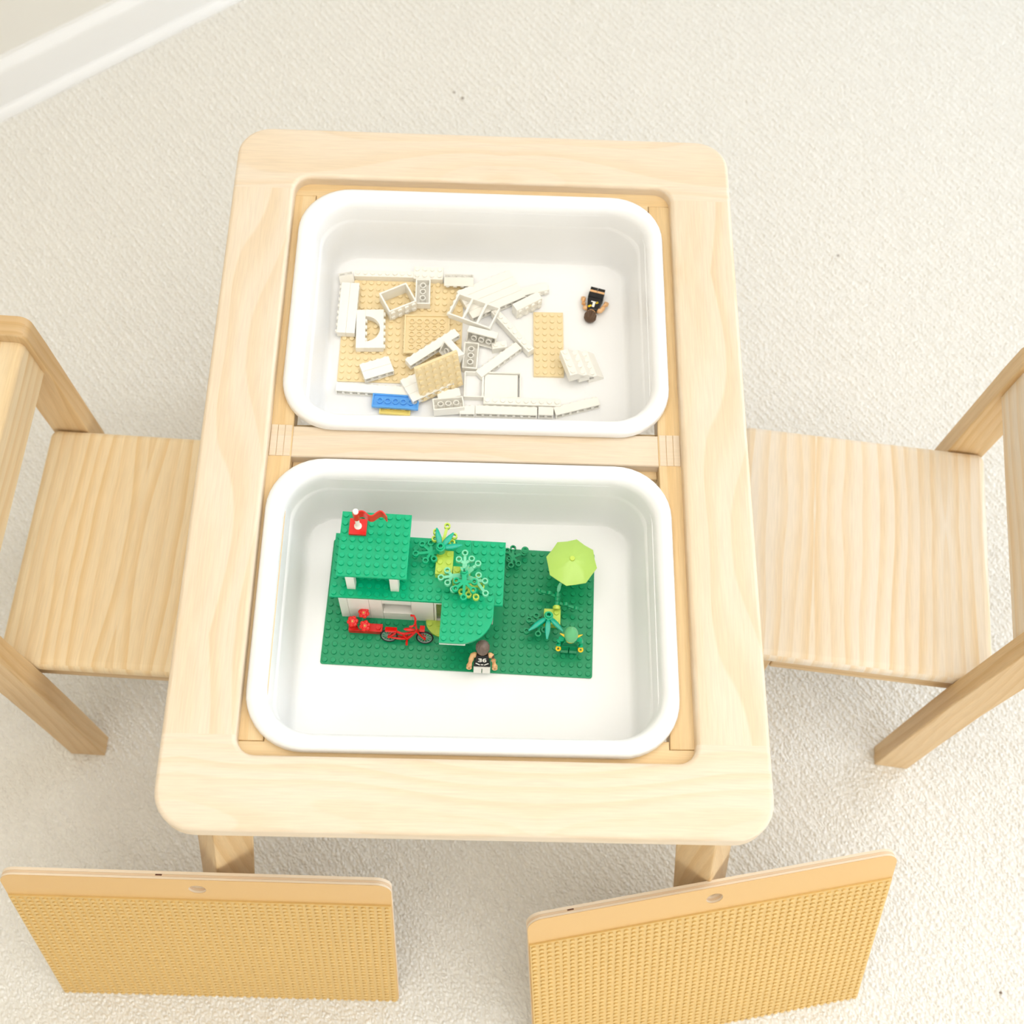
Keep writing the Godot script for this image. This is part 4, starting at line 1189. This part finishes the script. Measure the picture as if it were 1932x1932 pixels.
func build_plants() -> void:
	var L := 0.0512
	# bush with feathery leaves on the roof
	var t := thing("toy_plant", "toy plant with three glossy leaves and lime twigs on the roof's far edge", "toy plant", "toy plants")
	var lp := add_brick(t, "lime_brick", 2, 3, BH, M.lime, Transform3D(Basis(Vector3.UP, GR), w3(14, 10.5, L + BH / 2)))
	var b := w3(13.5, 11.6, L + BH)
	trunk(t, "lime_socket", M.lime, b, b + Vector3(0, 0.0060, 0), 0.0040)
	trunk(t, "trunk", M.green, b + Vector3(0, 0.0045, 0), b + Vector3(0, 0.0175, 0), 0.0044)
	var h := PT + L + 0.0215
	spray(t, "lime_spray", M.lime, b + Vector3(0, 0.0040, 0), [[844, 993], [820.5, 1017], [823, 1004], [857, 1012], [853, 1024]], h - 0.004)
	spray(t, "green_spray", M.green, b + Vector3(0, 0.0025, 0), [[797, 1027], [784.5, 1045], [803, 1058], [819, 1055], [813, 1025]], h - 0.008)
	var c := b + Vector3(0, 0.0125, 0)
	blade(t, M.leaf, c, at(824, 996, h + 0.003), 0.0027)
	blade(t, M.leaf, c, at(856, 1005, h + 0.003), 0.0027)
	blade(t, M.leaf, c, at(872, 1028, h + 0.001), 0.0027)
	# big many-armed bush on the roof
	t = thing("toy_bush", "toy bush of mint, green and lime ringed twigs in the roof's middle", "toy plant", "toy plants")
	add_brick(t, "lime_brick", 2, 2, BH, M.lime, Transform3D(Basis(Vector3.UP, GR), w3(16.05, 9.1, L + BH / 2)))
	b = w3(16.4, 8.6, L + BH)
	trunk(t, "trunk", M.green, b, b + Vector3(0, 0.0190, 0), 0.0036)
	h = PT + L + BH + 0.012
	spray(t, "lime_spray", M.lime, b + Vector3(0, 0.004, 0), [[901.5, 1092], [908, 1106.5], [898, 1127], [871, 1117], [884, 1122]], h - 0.006)
	spray(t, "mint_spray", M.mint, b + Vector3(0, 0.008, 0), [[866, 1056], [877.5, 1044], [890, 1055]], h + 0.001)
	spray(t, "mint_spray", M.mint, b + Vector3(0, 0.008, 0), [[844, 1077], [832, 1090], [844.5, 1100]], h - 0.002)
	spray(t, "mint_spray", M.mint, b + Vector3(0, 0.008, 0), [[902, 1064]], h)
	spray(t, "mint_spray", M.mint, b + Vector3(0, 0.006, 0), [[903, 1086], [915, 1097], [916, 1120]], h - 0.002)
	spray(t, "mint_spray", M.mint, b + Vector3(0, 0.006, 0), [[855, 1112]], h - 0.006)
	spray(t, "green_spray", M.green, b + Vector3(0, 0.0165, 0), [[861, 1096], [859, 1111], [874.5, 1127.5], [893, 1114], [895, 1098]], h + 0.004)
	blade(t, M.mint, b + Vector3(0, 0.016, 0), b + Vector3(-0.0035, 0.0245, -0.001), 0.0014)
	blade(t, M.mint, b + Vector3(0, 0.016, 0), b + Vector3(0.0045, 0.0245, -0.0035), 0.0014)
	# low dark plant behind the house
	t = thing("toy_shrub", "small dark green ringed plant tucked behind the right end of the roof", "toy plant", "toy plants")
	b = w3(21.6, 14.2, 0.0018)
	trunk(t, "trunk", M.green_base, b, b + Vector3(0, 0.0090, 0), 0.0036)
	spray(t, "green_spray", M.green_base, b + Vector3(0, 0.008, 0), [[968, 1035], [988, 1044], [978, 1064], [964, 1067], [957, 1040]], PT + 0.011)
	trunk(t, "ring", M.green_base, w3(23.4, 15.2, 0.0120), w3(23.4, 15.2, 0.0150), 0.0036)
	# bamboo lying back from the lime brick under the parasol
	t = thing("toy_bamboo", "green toy bamboo bent back from a lime brick under the parasol", "toy plant", "toy plants")
	add_brick(t, "lime_brick", 2, 2, BH, M.lime, Transform3D(Basis(Vector3.UP, GR), w3(27, 7, BH / 2)))
	b = w3(27.45, 7.75, BH + 0.0040)
	var ax := Vector3(0.06, 0.30, -0.95).normalized()
	trunk(t, "lime_socket", M.lime, b, b + ax * 0.0040, 0.0037)
	t.get_child(t.get_child_count() - 1).set_meta("label", "lime ring")
	for k in 3: part(t, "stalk", G.new().cyl(b + ax * (0.0040 + k * 0.0040), b + ax * (0.0076 + k * 0.0040), 0.0027, 0.0031, 14), M.green_base)
	for e in [[0.0065, 1.0, 0.0], [0.0120, -1.0, 0.10]]:
		var q: Vector3 = b + ax * float(e[0])
		var gsp := G.new()
		var dirx := Vector3(float(e[1]), 0.02 + float(e[2]), 0.30 * float(e[1])).normalized()
		flat_bar(gsp, q, q + dirx * 0.0185, 0.0013)
		for k in [[0.0085, 0.003], [0.0130, -0.003], [0.0190, 0.0]]:
			var pp: Vector3 = q + dirx * float(k[0]) + Vector3(0, float(k[1]), 0)
			gsp.pipe(pp - ax * 0.0015, pp + ax * 0.0015, 0.0026, 0.0015, 12)
		part(t, "twig", gsp, M.green_base)
	blade(t, M.mint, b + ax * 0.0150, b + ax * 0.0150 + Vector3(0.0015, 0.0105, -0.0070), 0.0018)
	blade(t, M.mint, b + ax * 0.0190, b + ax * 0.0190 + Vector3(0.0035, 0.0100, -0.0050), 0.0012)
	# leafy plant on the lime brick
	t = thing("toy_palm", "toy palm with three long leaves in front of the bamboo, beside the elf", "toy plant", "toy plants")
	b = w3(26.5, 6.5, BH + 0.0017)
	trunk(t, "trunk", M.green, b, b + Vector3(0, 0.0140, 0), 0.0044)
	h = PT + BH + 0.006
	spray(t, "green_spray", M.green_base, b + Vector3(0, 0.003, 0), [[1012, 1162], [998.5, 1170], [993.5, 1191], [1015, 1196.5], [1027, 1189]], h)
	c = b + Vector3(0, 0.010, 0)
	blade(t, M.leaf, c, at(997, 1190, h + 0.006), 0.0026)
	blade(t, M.leaf, c, at(1032, 1206, h + 0.004), 0.0027)
	blade(t, M.leaf, c, at(1062, 1191, h + 0.006), 0.0026)

func w3(i: float, j: float, y: float) -> Vector3:
	var q := gridpos(i, j)
	return Vector3(q.x, PT + y, q.y)


func _ready() -> void:
	rng.seed = 4242
	# camera from the calibration of the photograph
	var pitch := 1.12655
	var yaw := 0.05891
	var roll := 0.07965
	CF = Vector3(sin(yaw) * cos(pitch), -sin(pitch), -cos(yaw) * cos(pitch))
	var r := Vector3(cos(yaw), 0, sin(yaw))
	var u := r.cross(CF)
	CR = r * cos(roll) + u * sin(roll)
	CU = u * cos(roll) - r * sin(roll)
	var cam := Camera3D.new()
	cam.name = "camera"
	cam.fov = rad_to_deg(2.0 * atan(966.0 / FOC))
	cam.near = 0.02
	var lens := CameraAttributesPhysical.new()
	lens.frustum_focal_length = 12.0 * FOC / 966.0
	lens.frustum_focus_distance = 1.22
	lens.exposure_aperture = 4.5
	cam.attributes = lens
	add_child(cam)
	cam.transform = Transform3D(Basis(CR, CU, -CF), CAM)
	cam.current = true
	# daylight
	var env := Environment.new()
	env.background_mode = Environment.BG_SKY
	var sky := Sky.new()
	var ps := ProceduralSkyMaterial.new()
	ps.sky_top_color = Color(0.80, 0.86, 0.94)
	ps.sky_horizon_color = Color(0.96, 0.96, 0.95)
	ps.ground_horizon_color = Color(0.80, 0.80, 0.78)
	ps.ground_bottom_color = Color(0.55, 0.55, 0.53)
	ps.sky_energy_multiplier = 3.9
	sky.sky_material = ps
	env.sky = sky
	env.tonemap_mode = Environment.TONE_MAPPER_LINEAR
	env.tonemap_exposure = EXPO
	env.sdfgi_enabled = true
	env.ssao_enabled = true
	env.ssil_enabled = true
	var we := WorldEnvironment.new()
	we.name = "environment"
	we.environment = env
	add_child(we)
	# added fill light just below the made-up ceiling panel
	var al := AreaLight3D.new()
	al.name = "fill_panel_light"
	al.area_size = Vector2(2.56, 2.56)
	al.light_color = Color(1.0, 0.982, 0.962)
	al.light_energy = 11.4
	al.shadow_enabled = true
	al.position = Vector3(0.38, RH - 0.068, 0.5)
	al.rotation.x = -PI / 2
	add_child(al)
	make_materials()
	make_stud()
	build_room()
	build_carpet()
	build_fill_panel()
	build_table()
	build_bin(-0.1875, 0.1855, -0.2930, -0.0115, "white plastic bin holding loose white and tan toy bricks")
	build_bin(-0.1915, 0.1828, 0.0224, 0.3005, "white plastic bin holding the green toy house on its baseplate")
	build_chair("small pine chair with no sheen painted into its seat, on the toy flag side of the table", Vector3(-0.498, 0, 0.004), -0.042, 0.0, M.seat)
	build_chair("small pine chair with light and sheen painted into its seat, on the parasol side of the table", Vector3(0.583, 0, 0.003), PI - 0.106, 0.37, M.seat_lit)
	build_board("tan stud board leaning squarely, parallel to the table's short end", Vector3(-0.2665, 0, 0.4538), -0.0103, 0.2723, -0.0355)
	build_board("tan stud board leaning askew, turned away from the table's short end", Vector3(0.2746, 0, 0.4799), 0.1919, 0.3898, -0.148)
	build_loose_bricks()
	build_garden()
	build_figures()
	build_crumbs()
